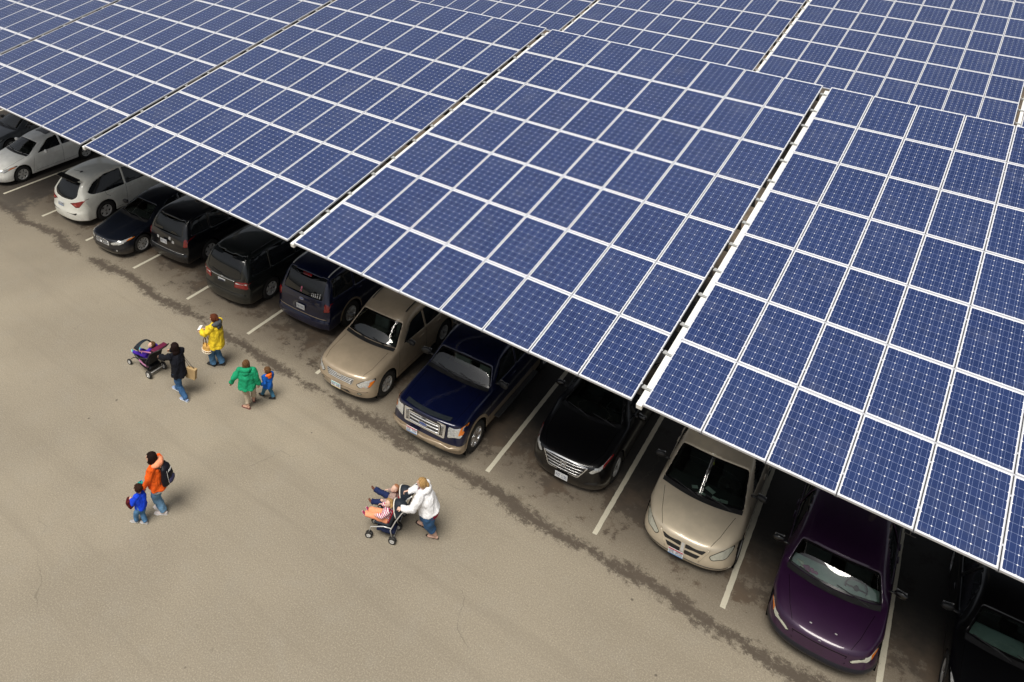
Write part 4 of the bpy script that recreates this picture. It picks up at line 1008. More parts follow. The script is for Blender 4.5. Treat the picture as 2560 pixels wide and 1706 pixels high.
def dash_item(root, S, x, y, build, name, m):
    bm = bmesh.new(); build(bm, Vector((x, S['cowl'][0] + y, S['cowl'][1] - .065))); return bmo(name, bm, m, root, smooth=None)
PAPER = mat('paper_green_white', (.62, .72, .66), .7); 
for x_, y_, sx_, sy_, rz_ in ((-.02, .10, .16, .07, .1), (.28, .12, .20, .09, -.1), (.42, .16, .16, .08, .2), (.10, .30, .20, .10, -.4), (-.2, .2, .12, .08, .5)):
    dash_item(GVROOT, GVS, x_, y_ + .1, lambda bm, q: box(bm, q, (sx_, sy_, .01), rot=Matrix.Rotation(rz_, 3, 'Z')), 'dashboard_paper', PAPER)
bm = bmesh.new(); ball(bm, (.0, GVS['wst'][0] - .05, GVS['wst'][1] - .28), (.02, .012, .045), 10, 8); tube(bm, [(0, GVS['wst'][0] - .05, GVS['wst'][1] - .24), (0, GVS['wst'][0] + .02, GVS['wst'][1] - .12)], .003, 5)
bmo('hanging_ornament', bm, mat('yellow_ornament', (.6, .6, .06), .5), GVROOT)
bm = bmesh.new(); q0 = Vector((-.42, PVS['cowl'][0] + .27, PVS['cowl'][1] - .06)); random.seed(3)
for k in range(9): ball(bm, q0 + Vector((random.uniform(-.12, .14), random.uniform(-.06, .06), random.uniform(0, .05))), (.045, .035, .025), 8, 6)
bmo('silk_flowers', bm, mat('pink_flower', (.42, .12, .28), .6), PVROOT)
bm = bmesh.new()
for k in range(5): ball(bm, q0 + Vector((-.2 + random.uniform(-.06, .06), .06 + random.uniform(-.06, .06), random.uniform(0, .05))), (.04, .03, .022), 8, 6)
bmo('white_flowers', bm, mat('white_flower', (.6, .62, .5), .6), PVROOT)
dash_item(PVROOT, PVS, .60, .28, lambda bm, q: box(bm, q, (.07, .20, .01), rot=Matrix.Rotation(.35, 3, 'Z')), 'dashboard_paper', PAPER)

# ------------------------------------------------------------------ people
def fuse(bm, voxel, iters=6, disp=0.0, dscale=14, seed=0, lvl=0):
    """merge overlapping closed pieces into one continuous skin"""
    bmesh.ops.recalc_face_normals(bm, faces=bm.faces)
    me = bpy.data.meshes.new('tmp'); bm.to_mesh(me); bm.free()
    o = bpy.data.objects.new('tmp', me); C.objects.link(o)
    m = o.modifiers.new('r', 'REMESH'); m.mode = 'VOXEL'; m.voxel_size = voxel
    if iters: m2 = o.modifiers.new('s', 'SMOOTH'); m2.iterations = iters; m2.factor = .5
    ev = o.evaluated_get(bpy.context.evaluated_depsgraph_get())
    b = bmesh.new(); b.from_mesh(ev.to_mesh()); ev.to_mesh_clear()
    bpy.data.objects.remove(o); bpy.data.meshes.remove(me)
    if disp:
        b.normal_update(); off = Vector((seed, seed * .7, 0))
        for v in b.verts:
            q = Vector((v.co.x * dscale, v.co.y * dscale, v.co.z * dscale * .55)) + off
            v.co += v.normal * disp * (noise.noise(q) + .5 * abs(noise.noise(q * 2.1)))
    for f in b.faces: f.smooth = True
    return b
SKIN = mat('skin', (.54, .32, .23), .55, 0, .08, 5, spec=.3); SKINP = mat('pale_skin', (.62, .40, .31), .55, 0, .07, 5, spec=.3)
def ik(a, b, l1, l2, pole):
    """middle joint of a two-bone chain from a to b bending towards pole"""
    d = b - a; D = min(d.length, (l1 + l2) * .995); u = d.normalized()
    x = (l1 * l1 - l2 * l2 + D * D) / (2 * D); h = math.sqrt(max(0, l1 * l1 - x * x))
    p = pole - u * pole.dot(u)
    p = p.normalized() if p.length > 1e-4 else u.orthogonal().normalized()
    return a + u * x + p * h
def hand(bm, w_, d, n, s, side, curl=.5):
    """palm, four bent fingers of different length and a thumb; d finger direction, n palm normal (curl side)"""
    d = d.normalized(); n = (n - d * n.dot(d)).normalized(); a = d.cross(n).normalized() * side
    pl = .085 * s
    tube(bm, [w_ - d * .02 * s, w_ + d * .03 * s, w_ + d * pl * .7, w_ + d * pl], [(.024 * s, .018 * s), (.034 * s, .017 * s), (.041 * s, .016 * s), (.038 * s, .014 * s)], 12, up=n)
    for k, (o, ln) in enumerate(((-.030, .066), (-.010, .078), (.010, .073), (.029, .056))):
        p = w_ + d * (pl - .01 * s) + a * o * s; c = curl * (1 + .12 * k); pts = [p]; dd = d.copy()
        for q in (.45, .32, .25):
            dd = (Matrix.Rotation(c * .75, 3, d.cross(n)) @ dd).normalized(); p = p + dd * ln * q * s * 1.1; pts.append(p)
        tube(bm, pts, [.0095 * s, .009 * s, .008 * s, .0065 * s], 8)
    p = w_ + d * .018 * s - a * .028 * s
    q = p - a * .026 * s + d * .026 * s + n * .012 * s; r = q + d * .030 * s + n * .016 * s
    tube(bm, [p, q, r], [.013 * s, .011 * s, .008 * s], 8)
def person(label, base, f, H, feet, hands, group='people walking across the lot', lean=.0, bulk=1.0, hipz=None, headf=None, headoff=(0, 0, 0), skin=None, top=None, bottom=None,
           shoes=None, hair=None, child=False, curl=(.6, .6), sit=None, handn=None, voxel=None, extra=None, cat='person', hipback=0, tilt=0):
    """base: ground point below the pelvis; f: facing (x,y); feet: two (ankle point, toe direction) left, right; hands: two wrist points left, right (world)"""
    skin = skin or SKIN
    f = Vector((f[0], f[1], 0)).normalized(); r = Vector((f.y, -f.x, 0)); up = Vector((0, 0, 1))
    O = Vector((base[0], base[1], 0)); root = empty('person', O); tag(root, label, cat, group)
    W_ = lambda p: Vector(p) - O
    hs = H * (.195 if child else .140)          # head height
    hz = (hipz if hipz is not None else H * (.47 if child else .505)); 
    tl = H * (.30 if child else .315)            # pelvis to shoulder line
    sw = H * (.115 if child else .106) * (1 + (bulk - 1) * .5); hw_ = H * .052 * bulk
    pel = Vector((0, 0, hz)) - f * hipback; tdir = (up + f * math.tan(lean)).normalized()
    chest = pel + tdir * tl * .62; sh = pel + tdir * tl; nk = sh + (up * .7 + tdir * .3).normalized() * H * .04
    hf = Vector((headf[0], headf[1], 0)).normalized() if headf else f
    hc = nk + up * hs * .52 + hf * hs * .10 + Vector(headoff)
    ls, rs = sh - r * sw, sh + r * sw
    A = .165 * H if child else .178 * H; Fo = .145 * H if child else .150 * H; TH = .235 * H; CA = .235 * H
    if child: TH, CA = .215 * H, .205 * H
    wr = [W_(h) for h in hands]; el = []; 
    for i, (s0, w0) in enumerate(((ls, wr[0]), (rs, wr[1]))):
        d = w0 - s0
        if d.length > (A + Fo) * .99: w0 = s0 + d.normalized() * (A + Fo) * .99; wr[i] = w0
        el.append(ik(s0, w0, A, Fo, (-f * .5 - up * .8 + (r if i else -r) * .55)))
    an = [W_(q[0]) for q in feet]; hp = [pel - r * hw_ - up * .02 * H, pel + r * hw_ - up * .02 * H]; kn = []
    for i in range(2):
        d = an[i] - hp[i]
        if d.length > (TH + CA) * .995 and not sit: an[i] = hp[i] + d.normalized() * (TH + CA) * .995
        kn.append(ik(hp[i], an[i], TH, CA, f + up * .15 if not sit else up + f * .2))
    tdv = [Vector((q[1][0], q[1][1], q[1][2] if len(q[1]) > 2 else 0)).normalized() for q in feet]
    vx = voxel or (.0075 if not child else .0055)
    k = H / 1.65
    # body
    bm = bmesh.new()
    rx_ = r if not headf else Vector((hf.y, -hf.x, 0)); hf3 = hf * math.cos(tilt) + up * math.sin(tilt)
    rotH = Matrix((rx_, hf3, rx_.cross(hf3))).transposed()
    ball(bm, hc, (hs * .36, hs * .43, hs * .47), 20, 14, rotH); ball(bm, hc + rotH @ Vector((0, hs * .12, -hs * .24)), (hs * .25, hs * .27, hs * .25), 16, 12, rotH)
    ball(bm, hc + rotH @ Vector((0, hs * .44, -hs * .06)), (hs * .05, hs * .09, hs * .09), 10, 8, rotH)
    ball(bm, hc + rotH @ Vector((0, hs * .39, -hs * .25)), (hs * .10, hs * .05, hs * .035), 10, 8, rotH)
    for sx in (-1, 1): ball(bm, hc + rotH @ Vector((sx * hs * .37, -hs * .02, -hs * .06)), (hs * .05, hs * .07, hs * .11), 10, 8, rotH)
    tube(bm, [sh - up * .02 * H, nk, hc - up * hs * .2], [.040 * H, .034 * H, .034 * H], 14)
    tube(bm, [pel - up * .03 * H, pel + tdir * tl * .35, chest, sh - tdir * .02 * H], [(hw_ * 1.5, .055 * H), (.075 * H, .05 * H), (.088 * H, .058 * H), (sw * .9, .04 * H)], 18, up=f)
    for i in range(2):
        s0 = (ls, rs)[i]; d = (wr[i] - el[i]).normalized()
        tube(bm, [sh, s0, s0.lerp(el[i], .5), el[i], el[i].lerp(wr[i], .4), wr[i]], [v * H for v in (.035, .030, .027, .022, .022, .015)], 12)
        n_ = (handn[i] if handn and handn[i] else None); n_ = Vector(n_) if n_ else (-up * .8 + (-r if i else r) * .4)
        hand(bm, wr[i], d, n_, k * (1.12 if child else 1.0), 1 if i else -1, curl[i])
        tube(bm, [pel - up * .01, hp[i], hp[i].lerp(kn[i], .5), kn[i], kn[i].lerp(an[i], .35), an[i]], [v * H * (1 + (bulk - 1) * .6) for v in (.05, .052, .045, .033, .034, .021)], 14)
        t = tdv[i]; fl = .145 * H
        h0 = an[i] - t * fl * .22 - up * .025 * H; b0 = an[i] + t * fl * .50 - up * .032 * H; e0 = an[i] + t * fl * .76 - up * .036 * H
        tube(bm, [h0, an[i] - up * .02 * H, b0, e0], [(.019 * H, .020 * H), (.022 * H, .024 * H), (.029 * H, .013 * H), (.024 * H, .008 * H)], 12, up=up)
        tube(bm, [an[i], an[i] - up * .02 * H + t * .01], [.022 * H, .024 * H], 10)
    b = fuse(bm, vx, 3); bmo('body', b, skin, root, smooth=True)
    # eyes and lips
    bm = bmesh.new()
    for sx in (-1, 1): ball(bm, hc + rotH @ Vector((sx * hs * .15, hs * .385, .0)), (hs * .05, hs * .025, hs * .03), 8, 6, rotH)
    bmo('eyes', bm, mat('eye_dark', (.02, .015, .012), .2), root)
    J = dict(root=root, f=f, r=r, up=up, pel=pel, chest=chest, sh=sh, ls=ls, rs=rs, el=el, wr=wr, hp=hp, kn=kn, an=an, hc=hc, hs=hs, rotH=rotH, H=H, tdir=tdir, tl=tl, sw=sw, hw=hw_, nk=nk, tdv=tdv, O=O, hf=hf, bulk=bulk)
    if bottom: trousers(J, **bottom)
    if top: jacket(J, **top)
    if shoes: footwear(J, **shoes)
    if hair: hairdo(J, **hair)
    return J
def trousers(J, m, length=1.0, flare=1.0, fit=1.0, vx=.010):
    bm = bmesh.new(); H = J['H']; up = J['up']; bk = J['bulk']
    tube(bm, [J['pel'] + J['tdir'] * .07 * H, J['pel'], J['pel'] - up * .05 * H], [(J['hw'] * 1.55 + .02, .068 * H * bk), (J['hw'] * 1.65 + .02, .075 * H * bk), (J['hw'] * 1.5 + .02, .072 * H * bk)], 18, up=J['f'])
    for i in range(2):
        a, k, b = J['hp'][i], J['kn'][i], J['an'][i] + up * .006; e = k.lerp(b, max(.02, (length - .5) * 2)) if length > .5 else a.lerp(k, length * 2)
        r0 = .062 * H * fit * (1 + (bk - 1) * .8)
        P = [J['pel'] - up * .005, a, a.lerp(k, .5), k]; Q = [r0 * .9, r0, r0 * .88, r0 * .73]
        if length > .55: P += [k.lerp(e, .5), e]; Q += [r0 * (.64 + (flare - 1) * .3), r0 * .60 * flare]
        tube(bm, P, Q, 16)
    b = fuse(bm, vx, 3, .018 * min(1, H), 14, 3); bmo('trousers', b, m, J['root'], smooth=True)
def jacket(J, m, length=.05, sleeve=1.0, hood=None, fit=1.0, hem=1.0, vx=.010, name='jacket', collar=None, under=None, cuff=None):
    bm = bmesh.new(); H = J['H']; up = J['up']; f, r = J['f'], J['r']; bk = J['bulk']; t = J['tdir']
    e = J['pel'] - up * length * H
    D = .078 * H * fit * bk; Wd = J['sw'] * 1.08 * fit
    tube(bm, [e, J['pel'] + t * J['tl'] * .12, J['pel'] + t * J['tl'] * .45, J['chest'], J['sh'] - t * .03 * H, J['sh'] + t * .012 * H],
         [(J['hw'] * 1.95 * hem * fit, D * 1.12 * hem), (J['hw'] * 1.95 * fit * (.5 + hem * .5), D * 1.1), (max(J['hw'] * 1.75, Wd * .82) * fit, D * 1.05), (Wd * .98, D * 1.08), (Wd * .92, D * .85), (Wd * .45, D * .5)], 22, up=f)
    for i in range(2):
        s0 = (J['ls'], J['rs'])[i]; el, w_ = J['el'][i], J['wr'][i]; q = el.lerp(w_, max(.05, (sleeve - .5) * 2) * .96)
        a = .046 * H * fit * (1 + (bk - 1) * .5)
        tube(bm, [J['sh'] - up * .012 * H, s0 - up * .004 * H, s0.lerp(el, .5), el, el.lerp(q, .55), q], [a * .95, a * 1.05, a * .95, a * .82, a * .78, a * .66], 16)
    b = fuse(bm, vx, 3, .030 * min(1, H), 9, 5 + H); o = bmo(name, b, m, J['root'], smooth=True)
    if hood:
        bm = bmesh.new(); c = J['sh'] + up * .022 * H - f * .045 * H
        pts = [c + (r * math.cos(a) * .078 * H + f * (math.sin(a) * .07 * H + .04 * H)) + up * (.012 * H * (1 - math.sin(a))) for a in [math.pi * (1.0 + k / 10) for k in range(11)]]
        tube(bm, pts, [.020 * H, .028 * H, .034 * H, .04 * H, .044 * H, .045 * H, .044 * H, .04 * H, .034 * H, .028 * H, .020 * H], 12)
        ball(bm, c - f * .045 * H - up * .03 * H, (.06 * H, .03 * H, .05 * H), 14, 10, Matrix((r, f, up)).transposed())
        b = fuse(bm, .009, 3, .006, 20, 2); bmo('hood', b, hood, o, smooth=True)
    if under:        # shirt tail showing below the jacket
        bm = bmesh.new(); tube(bm, [e - up * .035 * H, e + up * .03 * H], [(J['hw'] * 1.74 * hem * fit, D * .97 * hem)] * 2, 22, up=f); bmo('shirt', bm, under, J['root'], smooth=True)
    if collar:
        bm = bmesh.new(); tube(bm, [J['sh'] - up * .01 * H + f * .02, J['nk'] + f * .012], [.052 * H, .044 * H], 16, cap=False); bmo('collar', bm, collar, J['root'], smooth=True)
def footwear(J, kind, m, m2=None):
    H = J['H']; up = J['up']
    for i in range(2):
        t = J['tdv'][i]; a = J['an'][i]; s = up.cross(t).normalized(); fl = .145 * H; bm = bmesh.new(); g_ = a - up * .042 * H
        if kind == 'shoe':
            tube(bm, [a - t * fl * .30 - up * .028 * H, a - up * .02 * H, a + t * fl * .5 - up * .03 * H, a + t * fl * .82 - up * .034 * H], [(.024 * H, .020 * H), (.028 * H, .026 * H), (.033 * H, .018 * H), (.027 * H, .012 * H)], 14, up=up)
            tube(bm, [a - up * .03 * H, a + up * .004 * H], [.030 * H, .027 * H], 12)
            b = fuse(bm, .006, 3); o = bmo('shoe', b, m, J['root'], smooth=True)
            bm = bmesh.new(); tube(bm, [g_ - t * fl * .32, g_ + t * fl * .2, g_ + t * fl * .55, g_ + t * fl * .88], [(.026 * H, .008), (.028 * H, .008), (.036 * H, .008), (.024 * H, .008)], 14, up=up); bmo('sole', bm, m2 or m, o, smooth=True)
        else:
            g_ = a - up * .047 * H
            tube(bm, [g_ - t * fl * .34, g_ - t * fl * .2, g_ + t * fl * .2, g_ + t * fl * .55, g_ + t * fl * .9, g_ + t * fl * .95], [(.012 * H, .006), (.026 * H, .007), (.027 * H, .007), (.037 * H, .007), (.026 * H, .007), (.01 * H, .006)], 16, up=up)
            o = bmo('flip_flop', bm, m, J['root'], smooth=True)
            bm = bmesh.new()
            for sx in (-1, 1): tube(bm, [g_ + t * fl * .62 + up * .012, g_ + t * fl * .4 + s * sx * .018 * H + up * .026 * H, g_ + t * fl * .12 + s * sx * .029 * H + up * .008], .006, 6)
            bmo('strap', bm, m2 or m, o, smooth=True)
def hairdo(J, m, kind='bob', vx=.007):
    hc, hs, Rh = J['hc'], J['hs'], J['rotH']; bm = bmesh.new()
    def B_(p, rr): ball(bm, hc + Rh @ (Vector(p) * hs), [q * hs for q in rr], 18, 12, Rh)
    B_((0, -.07, .10), (.45, .50, .46))
    if kind in ('bob', 'long'):
        B_((0, -.16, -.05), (.45, .40, .42)); B_((0, -.24, -.30), (.42, .28, .30)); 
        for sx in (-1, 1): B_((sx * .34, -.02, -.18), (.12, .22, .32))
        if kind == 'long': B_((0, -.36, -.55), (.42, .24, .40)); B_((.2, -.2, -.5), (.2, .2, .3)); B_((-.2, -.2, -.5), (.2, .2, .3))
        else: B_((0, -.22, -.44), (.46, .26, .20))
    elif kind == 'bun':
        B_((0, -.14, -.03), (.42, .38, .36)); B_((0, -.50, .02), (.20, .18, .22)); B_((.1, -.56, .14), (.1, .1, .1)); B_((-.1, -.56, -.08), (.1, .12, .1)); B_((0, .26, .32), (.20, .14, .12))
    elif kind == 'pony':
        B_((0, -.14, -.03), (.42, .38, .36)); B_((0, -.50, .12), (.15, .16, .16)); B_((0, -.62, -.08), (.15, .12, .28)); B_((0, -.60, -.32), (.10, .10, .2))
    elif kind == 'short':
        B_((0, -.12, -.02), (.415, .37, .36))
    elif kind == 'baby':
        pass
    elif kind == 'pigtails':
        B_((0, -.12, -.02), (.42, .38, .36))
        for sx in (-1, 1): B_((sx * .44, -.1, .18), (.14, .14, .14)); B_((sx * .58, -.12, -.02), (.13, .13, .26))
    b = fuse(bm, vx, 1)
    for v in b.verts:       # locks running down the head
        q = (Rh.transposed() @ (v.co - hc)) / hs; an_ = math.atan2(q.x, q.y)
        v.co += (v.co - hc).normalized() * hs * (.045 * noise.noise(Vector((an_ * 4.2, q.z * 1.3, 7.1))) + .03 * noise.noise(Vector((an_ * 11, q.z * 2.5, 1.7))))
    # keep the face free
    inv = Rh.transposed()
    kill = []
    for v in b.verts:
        q = inv @ (v.co - hc) / hs
        if (q.y > .08 and q.z < .22 and abs(q.x) < .40) or (q.y > .24 and q.z < .36) or (kind == 'baby' and q.y > -.02 and q.z < .40): kill.append(v)
    bmesh.ops.delete(b, geom=kill, context='VERTS')
    bmo('hair', b, m, J['root'], smooth=True)
def hairmat(name, col):
    if name in _mc: return _mc[name]
    s = NT(name); co = s.co(); mp = s.n('Mapping'); s.l(co, mp.inputs[0]); mp.inputs['Scale'].default_value = (1, 1, .12)
    f = s.noise(mp.outputs[0], 160, 3, .7)
    s.set(Base_Color=s.mix(s.smooth(f, .35, .7), tuple(c * .45 for c in col) + (1,), tuple(min(1, c * 1.5) for c in col) + (1,)), Roughness=.65); s.b.inputs['Specular IOR Level'].default_value = .15; s.bump(f, .8, .02)
    _mc[name] = s.m; return s.m
def striped(name, c1, c2, sc=26):
    s = NT(name); co = s.co(); wv = s.n('TexWave', wave_type='BANDS', bands_direction='DIAGONAL'); s.l(co, wv.inputs['Vector']); wv.inputs['Scale'].default_value = sc; wv.inputs['Distortion'].default_value = 2.5
    s.set(Base_Color=s.mix(s.smooth(wv.outputs['Fac'], .4, .6), (*c1, 1), (*c2, 1)), Roughness=.85); _mc[name] = s.m; return s.m
JEAN = cloth('blue_denim', (.085, .20, .36), 12, .4); JEAND = cloth('dark_denim', (.045, .12, .26), 12, .4); JEANT = cloth('faded_denim', (.14, .27, .42), 12, .4)
HBR = hairmat('auburn_hair', (.13, .036, .014)); HDK = hairmat('dark_brown_hair', (.014, .006, .005)); HLB = hairmat('light_brown_hair', (.15, .075, .032)); HBL = hairmat('blond_hair', (.46, .28, .11)); HMB = hairmat('brown_hair', (.035, .015, .009))

# woman in the yellow raincoat
JY = person('woman in yellow raincoat reading a card, handbag on her arm', (14.19, -1.44), (-.95, -.25), 1.66,
    [((14.05, -1.50, .07), (-1, -.15)), ((14.22, -1.33, .07), (-.9, -.55))], [(13.82, -1.66, 1.10), (13.86, -1.52, 1.12)], lean=.04, bulk=1.12,
    top=dict(m=cloth('yellow_raincoat', (.86, .62, .035), 9, .5, .55), length=.09, fit=1.12, hem=1.12, hood=cloth('grey_hood', (.075, .085, .10), 12, .4)), bottom=dict(m=JEAN, flare=1.25),
    shoes=dict(kind='shoe', m=MBLK), hair=dict(m=HBR, kind='bun'), headoff=(0, 0, -.01), curl=(.8, .5))
bm = bmesh.new(); box(bm, (0, 0, 0), (.10, .16, .008), bev=.003); o = bmo('leaflet', bm, mat('paper_white', (.8, .78, .76), .6), None); o.location = (13.76, -1.62, 1.16); o.rotation_euler = (.3, -.35, .3)
tag(o, 'small white card held up by the woman in the yellow raincoat', 'card')
hb = empty('handbag', (14.03, -1.66, .50)); tag(hb, 'straw coloured handbag with white zigzag rim hanging from the yellow raincoat sleeve', 'handbag')
bm = bmesh.new(); tube(bm, [(0, 0, 0), (0, 0, .10), (0, 0, .24), (0, 0, .30)], [(.11, .06), (.15, .085), (.13, .06), (.09, .02)], 20, up=(0, 1, 0)); b = fuse(bm, .01, 3, .01, 20)
bmo('bag', b, cloth('straw', (.62, .36, .10), 20, .5), hb, smooth=True)
bm = bmesh.new()
for z_ in (.05, .11): tube(bm, [(math.cos(t) * .155, math.sin(t) * .095, z_ + .02 * (k % 2)) for k, t in enumerate([2 * math.pi * q / 24 for q in range(25)])], .012, 6, cap=False)
bmo('bag_trim', bm, cloth('cream_trim', (.75, .68, .55), 20, .2), hb, smooth=True)
for s_y in (-.04, .04):
    bm = bmesh.new(); tube(bm, [(-.07, s_y, .26), (-.06, s_y, .42), (0, s_y, .52), (.06, s_y, .42), (.07, s_y, .26)], .009, 6); bmo('bag_strap', bm, cloth('brown_leather', (.14, .05, .02), 20, .2), hb, smooth=True)

# woman in black with the single stroller
JK = person('woman in black jacket pushing the single purple stroller', (14.40, -2.82), (-1, -.03), 1.63,
    [((14.62, -2.84, .085), (-.98, -.1)), ((14.12, -2.72, .075), (-1, 0))], [(13.63, -2.95, .99), (13.64, -2.64, .99)], lean=.16, bulk=1.02, hipback=.02,
    top=dict(m=cloth('black_jacket', (.006, .007, .012), 10, .4), length=.07, fit=1.08, hem=1.1), bottom=dict(m=JEAND, flare=1.08), shoes=dict(kind='shoe', m=mat('blue_white_canvas', (.25, .33, .5), .7), m2=MWHT), hair=dict(m=HDK, kind='long'), curl=(.9, .9), headf=(-1, .25))
pb = empty('paper_bag', (14.58, -2.60, .56)); pb.rotation_euler = (0, R(8), R(20)); tag(pb, 'brown paper carrier bag swinging behind the woman in black', 'paper bag')
bm = bmesh.new(); box(bm, (0, 0, .16), (.26, .10, .32), bev=.006); bmo('bag', bm, mat('kraft_paper', (.42, .29, .14), .8, var=.15), pb)
bm = bmesh.new(); tube(bm, [(-.06, 0, .32), (-.05, 0, .37), (.05, 0, .37), (.06, 0, .32)], .006, 6); bmo('bag_handle', bm, MBLK, pb)

bm = bmesh.new(); sp = JK['O'] + JK['rs'] + Vector((0, 0, .05)); loc_ = pb.matrix_basis.inverted()
for q in (-.06, .06): tube(bm, [Vector((q, 0, .32)), loc_ @ (JK['O'] + JK['el'][1] + Vector((.07, .02, .04))), loc_ @ (JK['O'] + JK['el'][1] + Vector((.0, .0, .075)))], .006, 6)
bmo('bag_strap', bm, MBLK, pb)
# woman in green with the small boy
JG = person('woman in green hooded top walking away, holding a small boy by the hand', (16.08, -2.05), (-.62, .78), 1.46,
    [((16.05, -2.03, .075), (-.98, -.15)), ((16.00, -1.80, .13), (-.75, .6, -.25))], [(15.74, -2.27, .80), (16.27, -1.83, .72)], lean=.06, bulk=1.25,
    top=dict(m=cloth('green_fleece', (.012, .30, .14), 11, .45), length=.03, fit=1.1, hem=1.08, hood=cloth('green_fleece', (.012, .30, .14))), bottom=dict(m=cloth('khaki_cotton', (.52, .44, .33), 14, .4), length=.90, fit=.92),
    shoes=dict(kind='flip', m=mat('pink_brown_rubber', (.16, .05, .045), .6), m2=mat('pink_strap', (.4, .2, .18), .6)), hair=dict(m=HLB, kind='bob'), curl=(.7, .8), group='people walking across the lot')
JB = person('small boy in blue coat with bright orange hood, led by the woman in green', (16.20, -1.47), (-.9, .1), .98,
    [((15.99, -1.50, .06), (-.9, -.1)), ((16.30, -1.40, .065), (-.7, -.4))], [(16.20, -1.76, .66), (16.10, -1.30, .42)], child=True, bulk=1.1, headf=(-.9, -.35),
    top=dict(m=cloth('royal_blue_coat', (.010, .12, .52), 12, .4), length=.06, fit=1.12, hem=1.08, hood=cloth('orange_lining', (.85, .16, .02), 12, .4), vx=.007), bottom=dict(m=cloth('teal_denim', (.05, .16, .26)), fit=1.1, vx=.007), shoes=dict(kind='shoe', m=MBLK), hair=dict(m=HLB, kind='short', vx=.005), curl=(.6, .5))

# woman in orange with backpack and boy
JO = person('woman in orange hooded top wearing a black backpack', (17.06, -5.36), (-.88, -.47), 1.66,
    [((16.97, -5.30, .07), (-.95, -.2)), ((17.10, -5.33, .07), (-.8, -.55))], [(16.93, -5.62, .84), (16.78, -5.20, .86)], lean=.07, bulk=1.08,
    top=dict(m=cloth('orange_fleece', (.80, .115, .012), 10, .45), length=.03, fit=1.1, hem=1.08, hood=cloth('pale_orange_lining', (.85, .32, .17), 12, .4), under=cloth('white_cotton', (.75, .75, .75))), bottom=dict(m=JEANT, flare=1.12),
    shoes=dict(kind='shoe', m=mat('white_leather', (.62, .55, .52), .5), m2=MWHT), hair=dict(m=HDK, kind='bob'), curl=(.8, .5), headoff=(-.03, -.02, -.01))
f_, r_, u_ = JO['f'], JO['r'], Vector((0, 0, 1)); T_ = Matrix((r_, f_, u_)).transposed()
bp = empty('backpack', JO['O'] + JO['chest'] - f_ * .235); bp.rotation_euler = T_.to_euler(); tag(bp, 'black backpack with a grey lower pocket, worn over the orange top', 'backpack')
bm = bmesh.new(); tube(bm, [(0, .02, -.27), (0, 0, -.20), (0, -.01, 0), (0, .02, .17), (0, .06, .23)], [(.12, .06), (.165, .10), (.16, .11), (.135, .075), (.08, .03)], 20, up=(0, 1, 0)); b = fuse(bm, .01, 3, .01, 14); bmo('bag', b, cloth('black_nylon', (.007, .007, .012), 10, .3, .5), bp, smooth=True)
bm = bmesh.new(); ball(bm, (.02, -.10, -.13), (.12, .045, .09), 16, 10); bmo('pocket', bm, cloth('indigo_nylon', (.05, .05, .12), 10, .3, .5), bp, smooth=True)
bm = bmesh.new(); tube(bm, [(-.10, -.07, .16), (-.13, -.10, .02), (-.12, -.11, -.12), (-.07, -.10, -.2)], .005, 6); bmo('zip', bm, MALU, bp)
bm = bmesh.new()
for k_, (a_, b_) in enumerate(((-.045, .0), (-.02, .012), (.005, .004), (.03, .016))): box(bm, (a_, -.098 + abs(a_) * .3, .125 + b_), (.014, .008, .055), rot=Matrix.Rotation(.5, 3, 'Y'), bev=.003)
bmo('logo_patch', bm, MWHT, bp)
for sx in (-1, 1):
    bm = bmesh.new(); tube(bm, [(sx * .10, .05, .2), (sx * .12, .16, .235), (sx * .125, .27, .21), (sx * .125, .335, .06), (sx * .13, .27, -.10), (sx * .13, .08, -.18)], [(.03, .008)] * 6, 8, up=(1, 0, 0)); bmo('shoulder_strap', bm, MBLK, bp, smooth=True)
JC = person('small boy in bright blue sweater with one turquoise sleeve raised', (16.95, -5.74), (-.93, -.3), 1.02,
    [((16.83, -5.84, .06), (-.85, -.45)), ((17.02, -5.73, .06), (-.9, -.4))], [(16.78, -5.86, .64), (16.88, -5.63, .80)], child=True, bulk=1.12, lean=.05,
    top=dict(m=cloth('bright_blue_sweater', (.008, .055, .62), 12, .35), length=.03, fit=1.14, hem=1.08, vx=.007, name='sweater', collar=cloth('turquoise_cotton', (.02, .30, .28))), bottom=dict(m=JEAN, fit=1.1, vx=.007),
    shoes=dict(kind='shoe', m=mat('grey_shoe', (.35, .33, .33), .6), m2=MWHT), hair=dict(m=HMB, kind='short', vx=.005), curl=(.9, .6))
bm = bmesh.new(); el_, w_ = JC['el'][1], JC['wr'][1]; tube(bm, [JC['rs'].lerp(el_, .5), el_, el_.lerp(w_, .93)], [.062, .056, .046], 14); bmo('turquoise_sleeve', bm, cloth('turquoise_cotton', (.02, .30, .28)), JC['root'], smooth=True)
bm = bmesh.new(); ball(bm, (0, 0, 0), (.075, .05, .13), 16, 12); ball(bm, (.02, .02, -.10), (.06, .04, .08), 12, 8); b = fuse(bm, .008, 2, .035, 22, 4); o = bmo('folded_jacket', b, cloth('maroon_knit', (.09, .008, .010), 18, .6), None, smooth=True); o.location = (16.73, -5.88, .53)
tag(o, 'maroon garment bundled in the hand of the boy in the blue sweater', 'garment')

